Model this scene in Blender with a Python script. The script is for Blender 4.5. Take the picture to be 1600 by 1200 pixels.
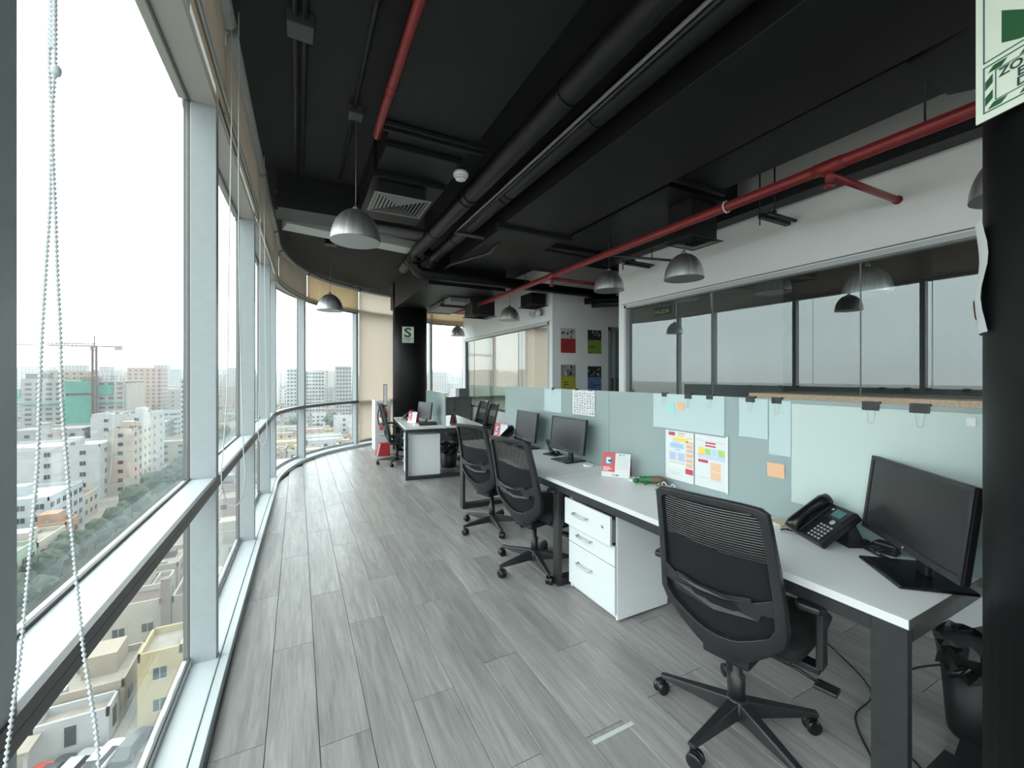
import bpy, bmesh, math, random
from mathutils import Vector, Matrix
random.seed(7)
for o in list(bpy.data.objects): bpy.data.objects.remove(o)
S = bpy.context.scene
COL = S.collection
R = math.radians
# ---------------------------------------------------------------- camera
cd = bpy.data.cameras.new('camera'); cam = bpy.data.objects.new('camera', cd); COL.objects.link(cam)
cam.location = (0, 0, 1.45); cam.rotation_euler = (R(90), 0, R(-27.27))
cd.sensor_width = 36; cd.lens = 36*650/1600; cd.shift_y = -12/1600; cd.clip_start = .05; cd.clip_end = 9000
S.camera = cam
# ---------------------------------------------------------------- world: overcast sky
W = bpy.data.worlds.new('overcast'); S.world = W; W.use_nodes = True
wn = W.node_tree.nodes; wl = W.node_tree.links
for n in list(wn): wn.remove(n)
tc = wn.new('ShaderNodeTexCoord'); sp = wn.new('ShaderNodeSeparateXYZ'); wl.new(tc.outputs['Generated'], sp.inputs[0])
rp = wn.new('ShaderNodeValToRGB'); wl.new(sp.outputs['Z'], rp.inputs[0])
rp.color_ramp.elements[0].position = 0.0; rp.color_ramp.elements[0].color = (.60, .635, .645, 1)
rp.color_ramp.elements[1].position = 1.0; rp.color_ramp.elements[1].color = (1.25, 1.26, 1.27, 1)
e = rp.color_ramp.elements.new(.5); e.color = (.90, .92, .925, 1)
e = rp.color_ramp.elements.new(.12); e.color = (.67, .70, .71, 1)
mp = wn.new('ShaderNodeMapping'); mp.inputs['Scale'].default_value = (1.5, 1.5, 4); wl.new(tc.outputs['Generated'], mp.inputs[0])
nz = wn.new('ShaderNodeTexNoise'); nz.inputs['Scale'].default_value = 1.6; nz.inputs['Detail'].default_value = 4; wl.new(mp.outputs[0], nz.inputs['Vector'])
mr = wn.new('ShaderNodeMapRange'); mr.inputs[1].default_value = .3; mr.inputs[2].default_value = .7; mr.inputs[3].default_value = .93; mr.inputs[4].default_value = 1.07
wl.new(nz.outputs[0], mr.inputs[0])
vm = wn.new('ShaderNodeVectorMath'); vm.operation = 'SCALE'; wl.new(rp.outputs[0], vm.inputs[0]); wl.new(mr.outputs[0], vm.inputs['Scale'])
bg = wn.new('ShaderNodeBackground'); bg.inputs[1].default_value = 1.0; wl.new(vm.outputs[0], bg.inputs[0])
wo = wn.new('ShaderNodeOutputWorld'); wl.new(bg.outputs[0], wo.inputs[0])
# ---------------------------------------------------------------- exposure
S.view_settings.view_transform = 'Standard'; S.view_settings.look = 'None'
S.view_settings.exposure = 2.42; S.view_settings.gamma = 1; S.view_settings.use_curve_mapping = False
S.cycles.transparent_max_bounces = 24; S.cycles.max_bounces = 12; S.cycles.diffuse_bounces = 8; S.cycles.glossy_bounces = 4
S.cycles.sample_clamp_indirect = 6; S.cycles.volume_bounces = 4

# ================================================================ helpers
MAT = {}
def mat(name, col=(.5,.5,.5), rough=.5, metal=0, spec=.5, noise=None, coat=0):
    """noise=(scale, amount[, stretch xyz]) varies the colour a little"""
    if name in MAT: return MAT[name]
    m = bpy.data.materials.new(name); m.use_nodes = True
    nt = m.node_tree; b = nt.nodes['Principled BSDF']
    b.inputs['Base Color'].default_value = (*col, 1); b.inputs['Roughness'].default_value = rough
    b.inputs['Metallic'].default_value = metal; b.inputs['Specular IOR Level'].default_value = spec
    b.inputs['Coat Weight'].default_value = coat
    if noise:
        t = nt.nodes.new('ShaderNodeTexCoord'); mp = nt.nodes.new('ShaderNodeMapping'); nt.links.new(t.outputs['Object'], mp.inputs[0])
        if len(noise) > 2: mp.inputs['Scale'].default_value = noise[2]
        n = nt.nodes.new('ShaderNodeTexNoise'); n.inputs['Scale'].default_value = noise[0]; n.inputs['Detail'].default_value = 6
        nt.links.new(mp.outputs[0], n.inputs['Vector'])
        r = nt.nodes.new('ShaderNodeMapRange'); r.inputs[1].default_value = .25; r.inputs[2].default_value = .75
        r.inputs[3].default_value = 1-noise[1]; r.inputs[4].default_value = 1+noise[1]; nt.links.new(n.outputs[0], r.inputs[0])
        v = nt.nodes.new('ShaderNodeVectorMath'); v.operation = 'SCALE'; v.inputs[0].default_value = col
        nt.links.new(r.outputs[0], v.inputs['Scale']); nt.links.new(v.outputs[0], b.inputs['Base Color'])
    MAT[name] = m; return m
def nodes_mat(name):
    m = bpy.data.materials.new(name); m.use_nodes = True; nt = m.node_tree
    for n in list(nt.nodes): nt.nodes.remove(n)
    out = nt.nodes.new('ShaderNodeOutputMaterial'); MAT[name] = m
    return m, nt, out
def glass_mat(name, tint, refl=None, ior=1.45, gcol=(1,1,1)):
    m, nt, out = nodes_mat(name)
    tr = nt.nodes.new('ShaderNodeBsdfTransparent'); tr.inputs[0].default_value = (*tint, 1)
    gl = nt.nodes.new('ShaderNodeBsdfGlossy'); gl.inputs['Roughness'].default_value = 0; gl.inputs[0].default_value = (*gcol, 1)
    mx = nt.nodes.new('ShaderNodeMixShader')
    if refl is None:
        f = nt.nodes.new('ShaderNodeLayerWeight'); pw = nt.nodes.new('ShaderNodeMath'); pw.operation = 'POWER'; pw.inputs[1].default_value = 5
        nt.links.new(f.outputs['Facing'], pw.inputs[0]); ma = nt.nodes.new('ShaderNodeMath'); ma.operation = 'MULTIPLY_ADD'; ma.inputs[1].default_value = .5; ma.inputs[2].default_value = .03
        nt.links.new(pw.outputs[0], ma.inputs[0]); nt.links.new(ma.outputs[0], mx.inputs[0])
    else: mx.inputs[0].default_value = refl
    nt.links.new(tr.outputs[0], mx.inputs[1]); nt.links.new(gl.outputs[0], mx.inputs[2]); nt.links.new(mx.outputs[0], out.inputs[0])
    return m
def cloth_mat(name, col, trans, tcol=None, transp=0):
    """woven sheet that lets some light through"""
    m, nt, out = nodes_mat(name)
    d = nt.nodes.new('ShaderNodeBsdfDiffuse'); d.inputs[0].default_value = (*col, 1)
    t = nt.nodes.new('ShaderNodeBsdfTranslucent'); t.inputs[0].default_value = (*(tcol or col), 1)
    mx = nt.nodes.new('ShaderNodeMixShader'); mx.inputs[0].default_value = trans
    nt.links.new(d.outputs[0], mx.inputs[1]); nt.links.new(t.outputs[0], mx.inputs[2]); last = mx
    if transp:
        tr = nt.nodes.new('ShaderNodeBsdfTransparent'); m2 = nt.nodes.new('ShaderNodeMixShader'); m2.inputs[0].default_value = transp
        nt.links.new(mx.outputs[0], m2.inputs[1]); nt.links.new(tr.outputs[0], m2.inputs[2]); last = m2
    nt.links.new(last.outputs[0], out.inputs[0]); return m

def tag(o, label=None, cat=None, group=None, kind=None):
    if label: o['label'] = label
    if cat: o['category'] = cat
    if group: o['group'] = group
    if kind: o['kind'] = kind
    return o
def thing(name, label, cat, loc=(0,0,0), rz=0, group=None, kind=None):
    o = bpy.data.objects.new(name, None); COL.objects.link(o); o.empty_display_size = .1
    o.location = loc; o.rotation_euler = (0, 0, rz)
    return tag(o, label, cat, group, kind)
class MB:
    def __init__(s): s.v = []; s.f = []; s.sm = []
    def add(s, vs, fs, smooth=False, M=None):
        k = len(s.v)
        s.v += [tuple(M @ Vector(p)) if M else tuple(p) for p in vs]
        s.f += [tuple(i+k for i in f) for f in fs]; s.sm += [smooth]*len(fs); return s
    def box(s, x0, x1, y0, y1, z0, z1, M=None):
        return s.add([(x0,y0,z0),(x1,y0,z0),(x1,y1,z0),(x0,y1,z0),(x0,y0,z1),(x1,y0,z1),(x1,y1,z1),(x0,y1,z1)],
                     [(0,3,2,1),(4,5,6,7),(0,1,5,4),(1,2,6,5),(2,3,7,6),(3,0,4,7)], M=M)
    def cbox(s, c, d, M=None):
        return s.box(c[0]-d[0]/2, c[0]+d[0]/2, c[1]-d[1]/2, c[1]+d[1]/2, c[2]-d[2]/2, c[2]+d[2]/2, M)
    def prism(s, poly, z0, z1, M=None):
        n = len(poly)
        a = sum(poly[i][0]*poly[(i+1)%n][1]-poly[(i+1)%n][0]*poly[i][1] for i in range(n))
        if a < 0: poly = poly[::-1]
        return s.add([(x,y,z0) for x,y in poly]+[(x,y,z1) for x,y in poly],
                     [tuple(range(n-1,-1,-1)), tuple(range(n,2*n))]+[(i,(i+1)%n,(i+1)%n+n,i+n) for i in range(n)], M=M)
    def lathe(s, prof, n=24, M=None, smooth=True, closed=False):
        """profile [(r,z)] turned about z"""
        vs = []; fs = []
        for r, z in prof:
            for i in range(n):
                a = 2*math.pi*i/n; vs.append((r*math.cos(a), r*math.sin(a), z))
        for j in range(len(prof)-1):
            for i in range(n):
                fs.append((j*n+i, j*n+(i+1)%n, (j+1)*n+(i+1)%n, (j+1)*n+i))
        k = len(s.v); s.add(vs, fs, smooth, M)
        if prof[0][0] > 1e-6: s.f.append(tuple(k+i for i in range(n-1,-1,-1))) if not closed else None; 
        if prof[0][0] > 1e-6 and not closed: s.sm.append(False)
        if prof[-1][0] > 1e-6 and not closed: s.f.append(tuple(k+(len(prof)-1)*n+i for i in range(n))); s.sm.append(False)
        return s
    def tube(s, pts, r, n=8, smooth=True):
        pts = [Vector(p) for p in pts]; m = len(pts); vs = []; up = None
        for i, p in enumerate(pts):
            t = (pts[min(i+1,m-1)]-pts[max(i-1,0)]).normalized()
            if up is None: up = Vector((0,0,1)) if abs(t.z) < .9 else Vector((1,0,0))
            a = t.cross(up).normalized(); b = a.cross(t).normalized(); up = b
            rr = r[i] if isinstance(r, (list,tuple)) else r
            vs += [tuple(p+rr*(math.cos(2*math.pi*k/n)*a+math.sin(2*math.pi*k/n)*b)) for k in range(n)]
        fs = [(i*n+k, i*n+(k+1)%n, (i+1)*n+(k+1)%n, (i+1)*n+k) for i in range(m-1) for k in range(n)]
        k0 = len(s.v); s.add(vs, fs, smooth)
        s.f += [tuple(k0+k for k in range(n-1,-1,-1)), tuple(k0+(m-1)*n+k for k in range(n))]; s.sm += [False, False]
        return s
    def rod(s, a, b, r, n=8): return s.tube([a, b], r, n)
    def sphere(s, c, r, nu=10, nv=6, sc=(1,1,1)):
        prof = [(r*math.sin(math.pi*j/nv), -r*math.cos(math.pi*j/nv)) for j in range(nv+1)]
        prof[0] = (1e-7, prof[0][1]); prof[-1] = (1e-7, prof[-1][1])
        return s.lathe(prof, nu, Matrix.Translation(c) @ Matrix.Diagonal((*sc, 1)), True, True)
    def build(s, name, m, parent=None, base=False, world=False, bevel=0, seg=2, smooth=None):
        me = bpy.data.meshes.new(name)
        off = Vector((0,0,0))
        if base:
            xs, ys, zs = zip(*s.v); off = Vector(((min(xs)+max(xs))/2, (min(ys)+max(ys))/2, min(zs)))
        me.from_pydata([tuple(Vector(p)-off) for p in s.v], [], s.f); 
        for p, q in zip(me.polygons, s.sm): p.use_smooth = q if smooth is None else smooth
        me.materials.append(m if not isinstance(m, str) else MAT[m])
        bm = bmesh.new(); bm.from_mesh(me); bmesh.ops.recalc_face_normals(bm, faces=bm.faces); bm.to_mesh(me); bm.free()
        o = bpy.data.objects.new(name, me); COL.objects.link(o); o.location = off
        if parent:
            o.parent = parent
            if world: o.location = off-parent.location
        if bevel:
            b = o.modifiers.new('bevel', 'BEVEL'); b.width = bevel; b.segments = seg; b.limit_method = 'ANGLE'
        return o
def B(x0,x1,y0,y1,z0,z1): return MB().box(x0,x1,y0,y1,z0,z1)
def solo(mb, name, m, label, cat, group=None, kind=None, **k):
    return tag(mb.build(name, m, base=True, **k), label, cat, group, kind)
def struct(mb, name, m, **k): return tag(mb.build(name, m, **k), kind='structure')
def copy_tree(o, parent=None, label=None, group=None):
    c = o.copy(); COL.objects.link(c)
    if parent: c.parent = parent
    if label: c['label'] = label
    if group: c['group'] = group
    for ch in [x for x in o.children]: copy_tree(ch, c)
    return c
def text(name, s, size, M, m, parent, bold=0, align='LEFT', shear=0, ext=.0004):
    cu = bpy.data.curves.new(name, 'FONT'); cu.body = s; cu.size = size; cu.offset = bold; cu.extrude = ext; cu.align_x = align; cu.shear = shear
    cu.resolution_u = 3; cu.space_line = 1.0
    cu.materials.append(MAT[m] if isinstance(m, str) else m)
    o = bpy.data.objects.new(name, cu); COL.objects.link(o); o.parent = parent; o.matrix_local = M
    return o
def spline(pts, n=8):
    """Catmull-Rom through points"""
    P = [Vector(p) for p in pts]; P = [2*P[0]-P[1]]+P+[2*P[-1]-P[-2]]; out = []
    for i in range(1, len(P)-2):
        for k in range(n):
            t = k/n; a, b, c, d = P[i-1], P[i], P[i+1], P[i+2]
            out.append(.5*((2*b)+(c-a)*t+(2*a-5*b+4*c-d)*t*t+(3*b-a-3*c+d)*t**3))
    out.append(P[-2]); return out

# ================================================================ materials
mat('alu', (.34,.37,.385), .42, .0, noise=(30,.04)); mat('alu_light', (.52,.56,.575), .38); mat('bronze', (.085,.083,.08), .45)
mat('soffit', (.42,.42,.40), .6); mat('wall_white', (.88,.885,.885), .7, noise=(4,.02)); mat('black_paint', (.006,.0065,.007), .5, noise=(3,.15))
mat('column_black', (.0048,.0052,.0054), .5, spec=.22, noise=(40,.12)); mat('slab_dark', (.013,.0135,.0135), .8, noise=(2.5,.25)); mat('duct_black', (.0075,.008,.0085), .5, spec=.35, noise=(5,.12))
mat('pipe_black', (.0065,.0065,.007), .42, spec=.35); mat('conduit_black', (.03,.03,.032), .3); mat('box_grey', (.05,.053,.056), .5)
mat('red_paint', (.23,.02,.022), .35); mat('laminate', (.79,.80,.80), .33, noise=(2,.02)); mat('edge_white', (.62,.63,.63), .4)
mat('steel_black', (.017,.018,.0195), .42, noise=(25,.25)); mat('cab_white', (.62,.64,.645), .3); mat('cab_side', (.70,.71,.72), .4)
mat('chrome', (.6,.6,.6), .2, 1); mat('plastic_black', (.008,.008,.009), .42); mat('plastic_dark', (.017,.017,.019), .38)
mat('mesh_black', (.0065,.0065,.007), .75, spec=.25); mat('fabric_black', (.008,.008,.009), .9); mat('gloss_black', (.006,.006,.007), .25)
mat('screen', (.017,.017,.0175), .25, spec=.5); mat('paper', (.70,.71,.72), .6); mat('paper_cyan', (.49,.60,.61), .6)
mat('sheet_green', (.51,.60,.57), .5); mat('white_plastic', (.75,.76,.76), .4); mat('bead', (.52,.55,.56), .35)
mat('wood_bar', (.30,.22,.14), .5); mat('oak', (.60,.44,.30), .5, noise=(6,.2,(1,12,12))); mat('beige_board', (.62,.52,.38), .6)
mat('red', (.36,.02,.022), .4); mat('red_print', (.62,.07,.06), .5); mat('orange_note', (.78,.46,.28), .7); mat('teal_note', (.40,.66,.63), .7)
mat('sign_cream', (.72,.78,.66), .4); mat('sign_green', (.02,.10,.035), .4); mat('sign_dark', (.03,.07,.06), .4); mat('sign_line', (.06,.13,.13), .4)
mat('ink', (.03,.03,.035), .6); mat('grey_ink', (.35,.37,.40), .6)
for n, c in dict(p_red=(.40,.035,.04), p_green=(.20,.33,.06), p_yellow=(.44,.38,.04), p_blue=(.13,.21,.42), p_grey=(.25,.25,.26), p_dark=(.03,.03,.035), p_pale=(.55,.53,.5),
                 f_yellow=(.85,.62,.12), f_blue=(.42,.62,.85), f_orange=(.80,.50,.32), f_lilac=(.55,.58,.78), f_green=(.40,.62,.20), f_red=(.55,.06,.09), f_pale=(.75,.80,.70)).items(): mat(n, c, .55)
mat('bulb', (.93,.93,.91), .3); mat('lamp_inside', (.52,.53,.55), .5); mat('bag', (.006,.006,.007), .25); mat('cable', (.01,.01,.011), .5)
mat('toy_green', (.03,.16,.05), .5); mat('toy_brown', (.13,.09,.06), .6); mat('lcd', (.05,.13,.15), .2); mat('key', (.35,.36,.37), .5)
mat('fixture_white', (.52,.55,.54), .6); mat('mid_grey', (.20,.20,.20), .5); mat('metal_grey', (.30,.31,.32), .35, .6); mat('brownish', (.10,.09,.08), .7)
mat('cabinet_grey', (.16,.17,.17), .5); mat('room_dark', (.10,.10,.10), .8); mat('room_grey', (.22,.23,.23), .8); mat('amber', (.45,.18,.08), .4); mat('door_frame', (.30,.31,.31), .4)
glass_mat('facade_glass', (.935,.985,.98)); glass_mat('room_glass', (.80,.83,.83), refl=.13, gcol=(.95,1,1)); glass_mat('teal_glass', (.78,.88,.87), refl=.05)
# frosted partition glass
m, nt, out = nodes_mat('frosted')
d = nt.nodes.new('ShaderNodeBsdfDiffuse'); d.inputs[0].default_value = (.52,.61,.62,1)
t = nt.nodes.new('ShaderNodeBsdfTranslucent'); t.inputs[0].default_value = (.62,.80,.78,1)
g = nt.nodes.new('ShaderNodeBsdfGlossy'); g.inputs['Roughness'].default_value = .12
mx = nt.nodes.new('ShaderNodeMixShader'); mx.inputs[0].default_value = .45; nt.links.new(d.outputs[0], mx.inputs[1]); nt.links.new(t.outputs[0], mx.inputs[2])
f = nt.nodes.new('ShaderNodeFresnel'); f.inputs[0].default_value = 1.4
m2 = nt.nodes.new('ShaderNodeMixShader'); nt.links.new(f.outputs[0], m2.inputs[0]); nt.links.new(mx.outputs[0], m2.inputs[1]); nt.links.new(g.outputs[0], m2.inputs[2])
nt.links.new(m2.outputs[0], out.inputs[0])
cloth_mat('blind', (.46,.42,.37), .5, (.46,.41,.355)); cloth_mat('blind_down', (.60,.53,.46), .72, (.72,.655,.59), .04); cloth_mat('blind_backlit', (.5,.45,.38), .65, (.66,.56,.42))  # last one: same fabric made paler, backlight of the far bays put into its colour
# brushed metal lamp shade: streaks run from rim to top
m = mat('brushed', (.34,.34,.34), .45, 1); nt = m.node_tree; b = nt.nodes['Principled BSDF']
t = nt.nodes.new('ShaderNodeTexCoord'); s = nt.nodes.new('ShaderNodeSeparateXYZ'); nt.links.new(t.outputs['Object'], s.inputs[0])
a = nt.nodes.new('ShaderNodeMath'); a.operation = 'ARCTAN2'; nt.links.new(s.outputs[0], a.inputs[0]); nt.links.new(s.outputs[1], a.inputs[1])
n = nt.nodes.new('ShaderNodeTexNoise'); n.noise_dimensions = '1D'; n.inputs['Scale'].default_value = 3.5; n.inputs['Detail'].default_value = 9; nt.links.new(a.outputs[0], n.inputs['W'])
r = nt.nodes.new('ShaderNodeMapRange'); r.inputs[1].default_value = .3; r.inputs[2].default_value = .7; r.inputs[3].default_value = .5; r.inputs[4].default_value = .88; nt.links.new(n.outputs[0], r.inputs[0])
c = nt.nodes.new('ShaderNodeCombineColor'); [nt.links.new(r.outputs[0], c.inputs[i]) for i in range(3)]; nt.links.new(c.outputs[0], b.inputs['Base Color'])
# floor planks: grey oak laminate, each plank its own tone
m = mat('plank', (.3,.3,.3), .34); nt = m.node_tree; b = nt.nodes['Principled BSDF']; L = nt.links
t = nt.nodes.new('ShaderNodeTexCoord'); oi = nt.nodes.new('ShaderNodeObjectInfo')
ad = nt.nodes.new('ShaderNodeVectorMath'); ad.operation = 'MULTIPLY_ADD'; ad.inputs[1].default_value = (1,1,1)
cm = nt.nodes.new('ShaderNodeVectorMath'); cm.operation = 'SCALE'; cm.inputs[0].default_value = (13,37,5); L.new(oi.outputs['Random'], cm.inputs['Scale'])
L.new(t.outputs['Object'], ad.inputs[0]); L.new(cm.outputs[0], ad.inputs[2])
m1 = nt.nodes.new('ShaderNodeMapping'); m1.inputs['Scale'].default_value = (26, 1.6, 1); L.new(ad.outputs[0], m1.inputs[0])
n1 = nt.nodes.new('ShaderNodeTexNoise'); n1.inputs['Scale'].default_value = 1.6; n1.inputs['Detail'].default_value = 8; n1.inputs['Roughness'].default_value = .65; n1.inputs['Distortion'].default_value = .9; L.new(m1.outputs[0], n1.inputs['Vector'])
m2_ = nt.nodes.new('ShaderNodeMapping'); m2_.inputs['Scale'].default_value = (5, .8, 1); L.new(ad.outputs[0], m2_.inputs[0])
n2 = nt.nodes.new('ShaderNodeTexNoise'); n2.inputs['Scale'].default_value = 1.5; n2.inputs['Detail'].default_value = 3; L.new(m2_.outputs[0], n2.inputs['Vector'])
r1 = nt.nodes.new('ShaderNodeValToRGB'); L.new(n1.outputs[0], r1.inputs[0])
r1.color_ramp.elements[0].position = .3; r1.color_ramp.elements[0].color = (.21,.199,.193,1); r1.color_ramp.elements[1].position = .66; r1.color_ramp.elements[1].color = (.345,.336,.325,1)
r2 = nt.nodes.new('ShaderNodeMapRange'); r2.inputs[1].default_value = .3; r2.inputs[2].default_value = .7; r2.inputs[3].default_value = .80; r2.inputs[4].default_value = 1.12; L.new(n2.outputs[0], r2.inputs[0])
r3 = nt.nodes.new('ShaderNodeMapRange'); r3.inputs[3].default_value = .92; r3.inputs[4].default_value = 1.07; L.new(oi.outputs['Random'], r3.inputs[0])
mu = nt.nodes.new('ShaderNodeMath'); mu.operation = 'MULTIPLY'; L.new(r2.outputs[0], mu.inputs[0]); L.new(r3.outputs[0], mu.inputs[1])
sc = nt.nodes.new('ShaderNodeVectorMath'); sc.operation = 'SCALE'; L.new(r1.outputs[0], sc.inputs[0]); L.new(mu.outputs[0], sc.inputs['Scale']); L.new(sc.outputs[0], b.inputs['Base Color'])
bp = nt.nodes.new('ShaderNodeBump'); bp.inputs['Strength'].default_value = .12; bp.inputs['Distance'].default_value = .002; L.new(n1.outputs[0], bp.inputs['Height']); L.new(bp.outputs[0], b.inputs['Normal'])
mat('groove', (.06,.058,.055), .9)
# ================================================================ facade (left and far side), curved in plan
FP = spline([(-.392,-3.6),(-.385,-.8),(-.372,.86),(-.355,2.52),(-.325,4.18),(-.29,5.75),(-.255,6.7),(-.02,7.65),(.40,8.42),(1.05,9.02),(1.75,9.42),(2.6,9.66),(3.65,9.8),(5.2,9.95),(7.2,10.0)], 16)
FP = [Vector((p[0], p[1])) for p in [(v[0], v[1]) for v in [list(q) for q in FP]]]
AL = [0]
for i in range(1, len(FP)): AL.append(AL[-1]+(FP[i]-FP[i-1]).length)
def fpt(s):
    s = max(0, min(AL[-1], s))
    for i in range(1, len(AL)):
        if AL[i] >= s:
            k = (s-AL[i-1])/(AL[i]-AL[i-1]); p = FP[i-1].lerp(FP[i], k)
            a = FP[max(0,i-2)]; b = FP[min(len(FP)-1,i+1)]; t = (b-a).normalized(); return p, t
def s_at(x=None, y=None):
    best = min(range(len(FP)), key=lambda i: (abs(FP[i].y-y) if x is None else (FP[i]-Vector((x,y))).length)); 
    if x is None:
        for i in range(1, len(FP)):
            if FP[i].y >= y: return AL[i-1]+(AL[i]-AL[i-1])*(y-FP[i-1].y)/(FP[i].y-FP[i-1].y)
    return AL[best]
def sweep(mb, s0, s1, a, b, z0, z1, step=.12):
    """box swept along the facade line; a..b = offset outward from the room-side line"""
    n = max(1, int((s1-s0)/step)); P = []
    for i in range(n+1):
        p, t = fpt(s0+(s1-s0)*i/n); no = Vector((-t.y, t.x))
        P.append((p+no*a, p+no*b))
    vs = []
    for u, v in P: vs += [(u.x,u.y,z0),(v.x,v.y,z0),(v.x,v.y,z1),(u.x,u.y,z1)]
    fs = []
    for i in range(n):
        for k in range(4): fs.append((i*4+k, i*4+(k+1)%4, (i+1)*4+(k+1)%4, (i+1)*4+k))
    fs += [(3,2,1,0), (n*4,n*4+1,n*4+2,n*4+3)]
    return mb.add(vs, fs)
CEIL = 3.3
MS = [s_at(y=-2.46), s_at(y=-.80), s_at(y=.862), s_at(y=2.52), s_at(y=4.18), s_at(y=5.75), s_at(y=6.62), s_at(.10,7.95), s_at(1.08,9.05), s_at(2.02,9.5), s_at(2.85,9.7), s_at(3.72,9.82), s_at(4.5,9.9), s_at(5.4,9.95), s_at(6.3,9.97)]
HEAD = 2.78
for i in range(len(MS)-1):
    s0, s1 = MS[i], MS[i+1]; m = .03
    p, t = fpt((s0+s1)/2)
    w = thing('window_%d' % (i+1), None, None, (p.x, p.y, 0), 0, kind='structure')
    K = dict(parent=w, world=True)
    sweep(MB(), s0-m, s0+m, 0, .105, .05, CEIL, .06).build('mullion', 'alu', bevel=.003, **K)
    sweep(MB(), s0-.012, s0+.012, .105, .135, .05, CEIL, .06).build('mullion_cap', 'bronze', **K)
    sweep(MB(), s0+m, s1-m, .008, .135, .90, .95).build('transom', 'alu_light', bevel=.003, **K)
    r = MB(); sweep(r, s0, s1, -.006, .008, .928, .952); sweep(r, s0, s1, -.004, .008, .898, .924); r.build('transom_rail', 'bronze', **K)
    sweep(MB(), s0+m, s1-m, 0, .15, HEAD, HEAD+.05).build('head_panel', 'soffit', **K)
    sweep(MB(), s0+m, s1-m, .112, .122, HEAD+.05, CEIL, .2).build('pane', 'facade_glass', **K)
    sweep(MB(), s0, s1, -.012, .115, .0, .058).build('sill', 'alu_light', bevel=.004, **K)
    sweep(MB(), s0, s1, -.05, -.0135, .0, .052).build('sill_strip', 'alu_light', bevel=.002, **K)
    sweep(MB(), s0+m, s1-m, .10, .135, .058, .085).build('sill_frame', 'alu_light', **K)
    sweep(MB(), s0+m, s1-m, .112, .122, .95, HEAD, .2).build('pane', 'facade_glass', **K)
    sweep(MB(), s0+m, s1-m, .112, .122, .085, .90, .2).build('pane', 'facade_glass', **K)
    g = MB()
    for z in (.953, HEAD-.006): sweep(g, s0+m, s1-m, .104, .113, z-.004, z+.006)
    for z in (.092, .896): sweep(g, s0+m, s1-m, .104, .113, z-.006, z+.004)
    g.build('gasket', 'bronze', **K)
# roller blinds
BL = {0:2.8, 1:2.8, 2:2.79, 3:2.79, 4:2.79, 5:2.78, 6:2.76, 7:2.74, 8:.12, 9:2.72, 10:2.70, 11:.15, 12:.15, 13:.15}
names = ['second bay behind','bay just behind','raised beige roller blind at the nearest window pane on the left', 'raised beige roller blind over the second window pane from the camera',
 'raised beige roller blind over the third window pane from the camera', 'raised beige roller blind over the narrow pane before the curve', 'raised beige roller blind where the curved glass begins',
 'raised beige roller blind over the middle curved pane behind the small pendant', 'cream roller blind lowered to the floor beside the black round column',
 'raised cream roller blind partly hidden behind the round column', 'raised cream roller blind over the bright window right of the column',
 'lowered cream blind in the far meeting room, left panel', 'lowered cream blind in the far meeting room, middle panel', 'lowered cream blind in the far meeting room, right panel']
for i in range(2, 14):
    s0, s1 = MS[i]+.012, MS[i+1]-.012; z = BL[i]; low = z < 1
    p, t = fpt((s0+s1)/2); q = p+Vector((t.y,-t.x))*.03
    w = thing('roller_blind', names[i], 'blind', (q.x, q.y, z), 0, 'roller blinds along the facade'); K = dict(parent=w, world=True)
    sweep(MB(), s0, s1, -.034, -.032, z, 3.21).build('fabric', 'blind_down' if low else 'blind_backlit' if i in (7,9,10) else 'blind', **K)
    sweep(MB(), s0, s1, -.042, -.026, z-.022, z+.008).build('bottom_bar', 'wood_bar', bevel=.003, **K)
    sweep(MB(), s0, s1, -.050, -.042, z+.004, z+.03).build('bar_strip', 'alu_light', **K)
    pts = []
    for k in range(13):
        pp, tt = fpt(s0+(s1-s0)*k/12); pp = pp+Vector((tt.y,-tt.x))*.045; pts.append((pp.x, pp.y, 3.225))
    MB().tube(pts, .036, 12).build('roller', 'soffit', **K)
    MB().tube([pts[0], (Vector(pts[0])+(Vector(pts[1])-Vector(pts[0])).normalized()*.02)], .045, 12).build('bracket', 'mid_grey', **K)

# ================================================================ shell
out_line = []
for s in [i*.2 for i in range(int(AL[-1]/.2)+1)]:
    p, t = fpt(s); n = Vector((-t.y, t.x)); out_line.append(tuple(p+n*.14))
poly = out_line+[(7.2,-3.6)]
struct(MB().prism(poly, CEIL, CEIL+.25), 'ceiling', 'slab_dark')
in_line = [tuple(Vector(a)-Vector((0,0))) for a in out_line]
fl = struct(MB().prism(poly, -.3, -.012), 'floor', 'groove')
w = thing('window_30', None, None, (1.6,-3.6,0), 0, kind='structure'); K = dict(parent=w, world=True)   # unseen glazing added behind the camera for extra daylight
for x in (-.45,1.2,2.85,4.5,7.1): B(x,x+.06,-3.72,-3.6,0,CEIL).build('mullion','alu',**K)
B(-.45,7.2,-3.72,-3.6,.90,.95).build('transom','alu_light',**K); B(-.45,7.2,-3.72,-3.6,2.9,CEIL).build('head_panel','soffit',**K); B(-.45,7.2,-3.75,-3.55,0,.06).build('sill','alu_light',**K)
for a, b_ in zip((-.39,1.26,2.91,4.56),(1.2,2.85,4.5,7.1)): B(a,b_,-3.71,-3.70,.95,2.9).build('pane','facade_glass',**K); B(a,b_,-3.71,-3.70,.06,.90).build('pane','facade_glass',**K)
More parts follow.
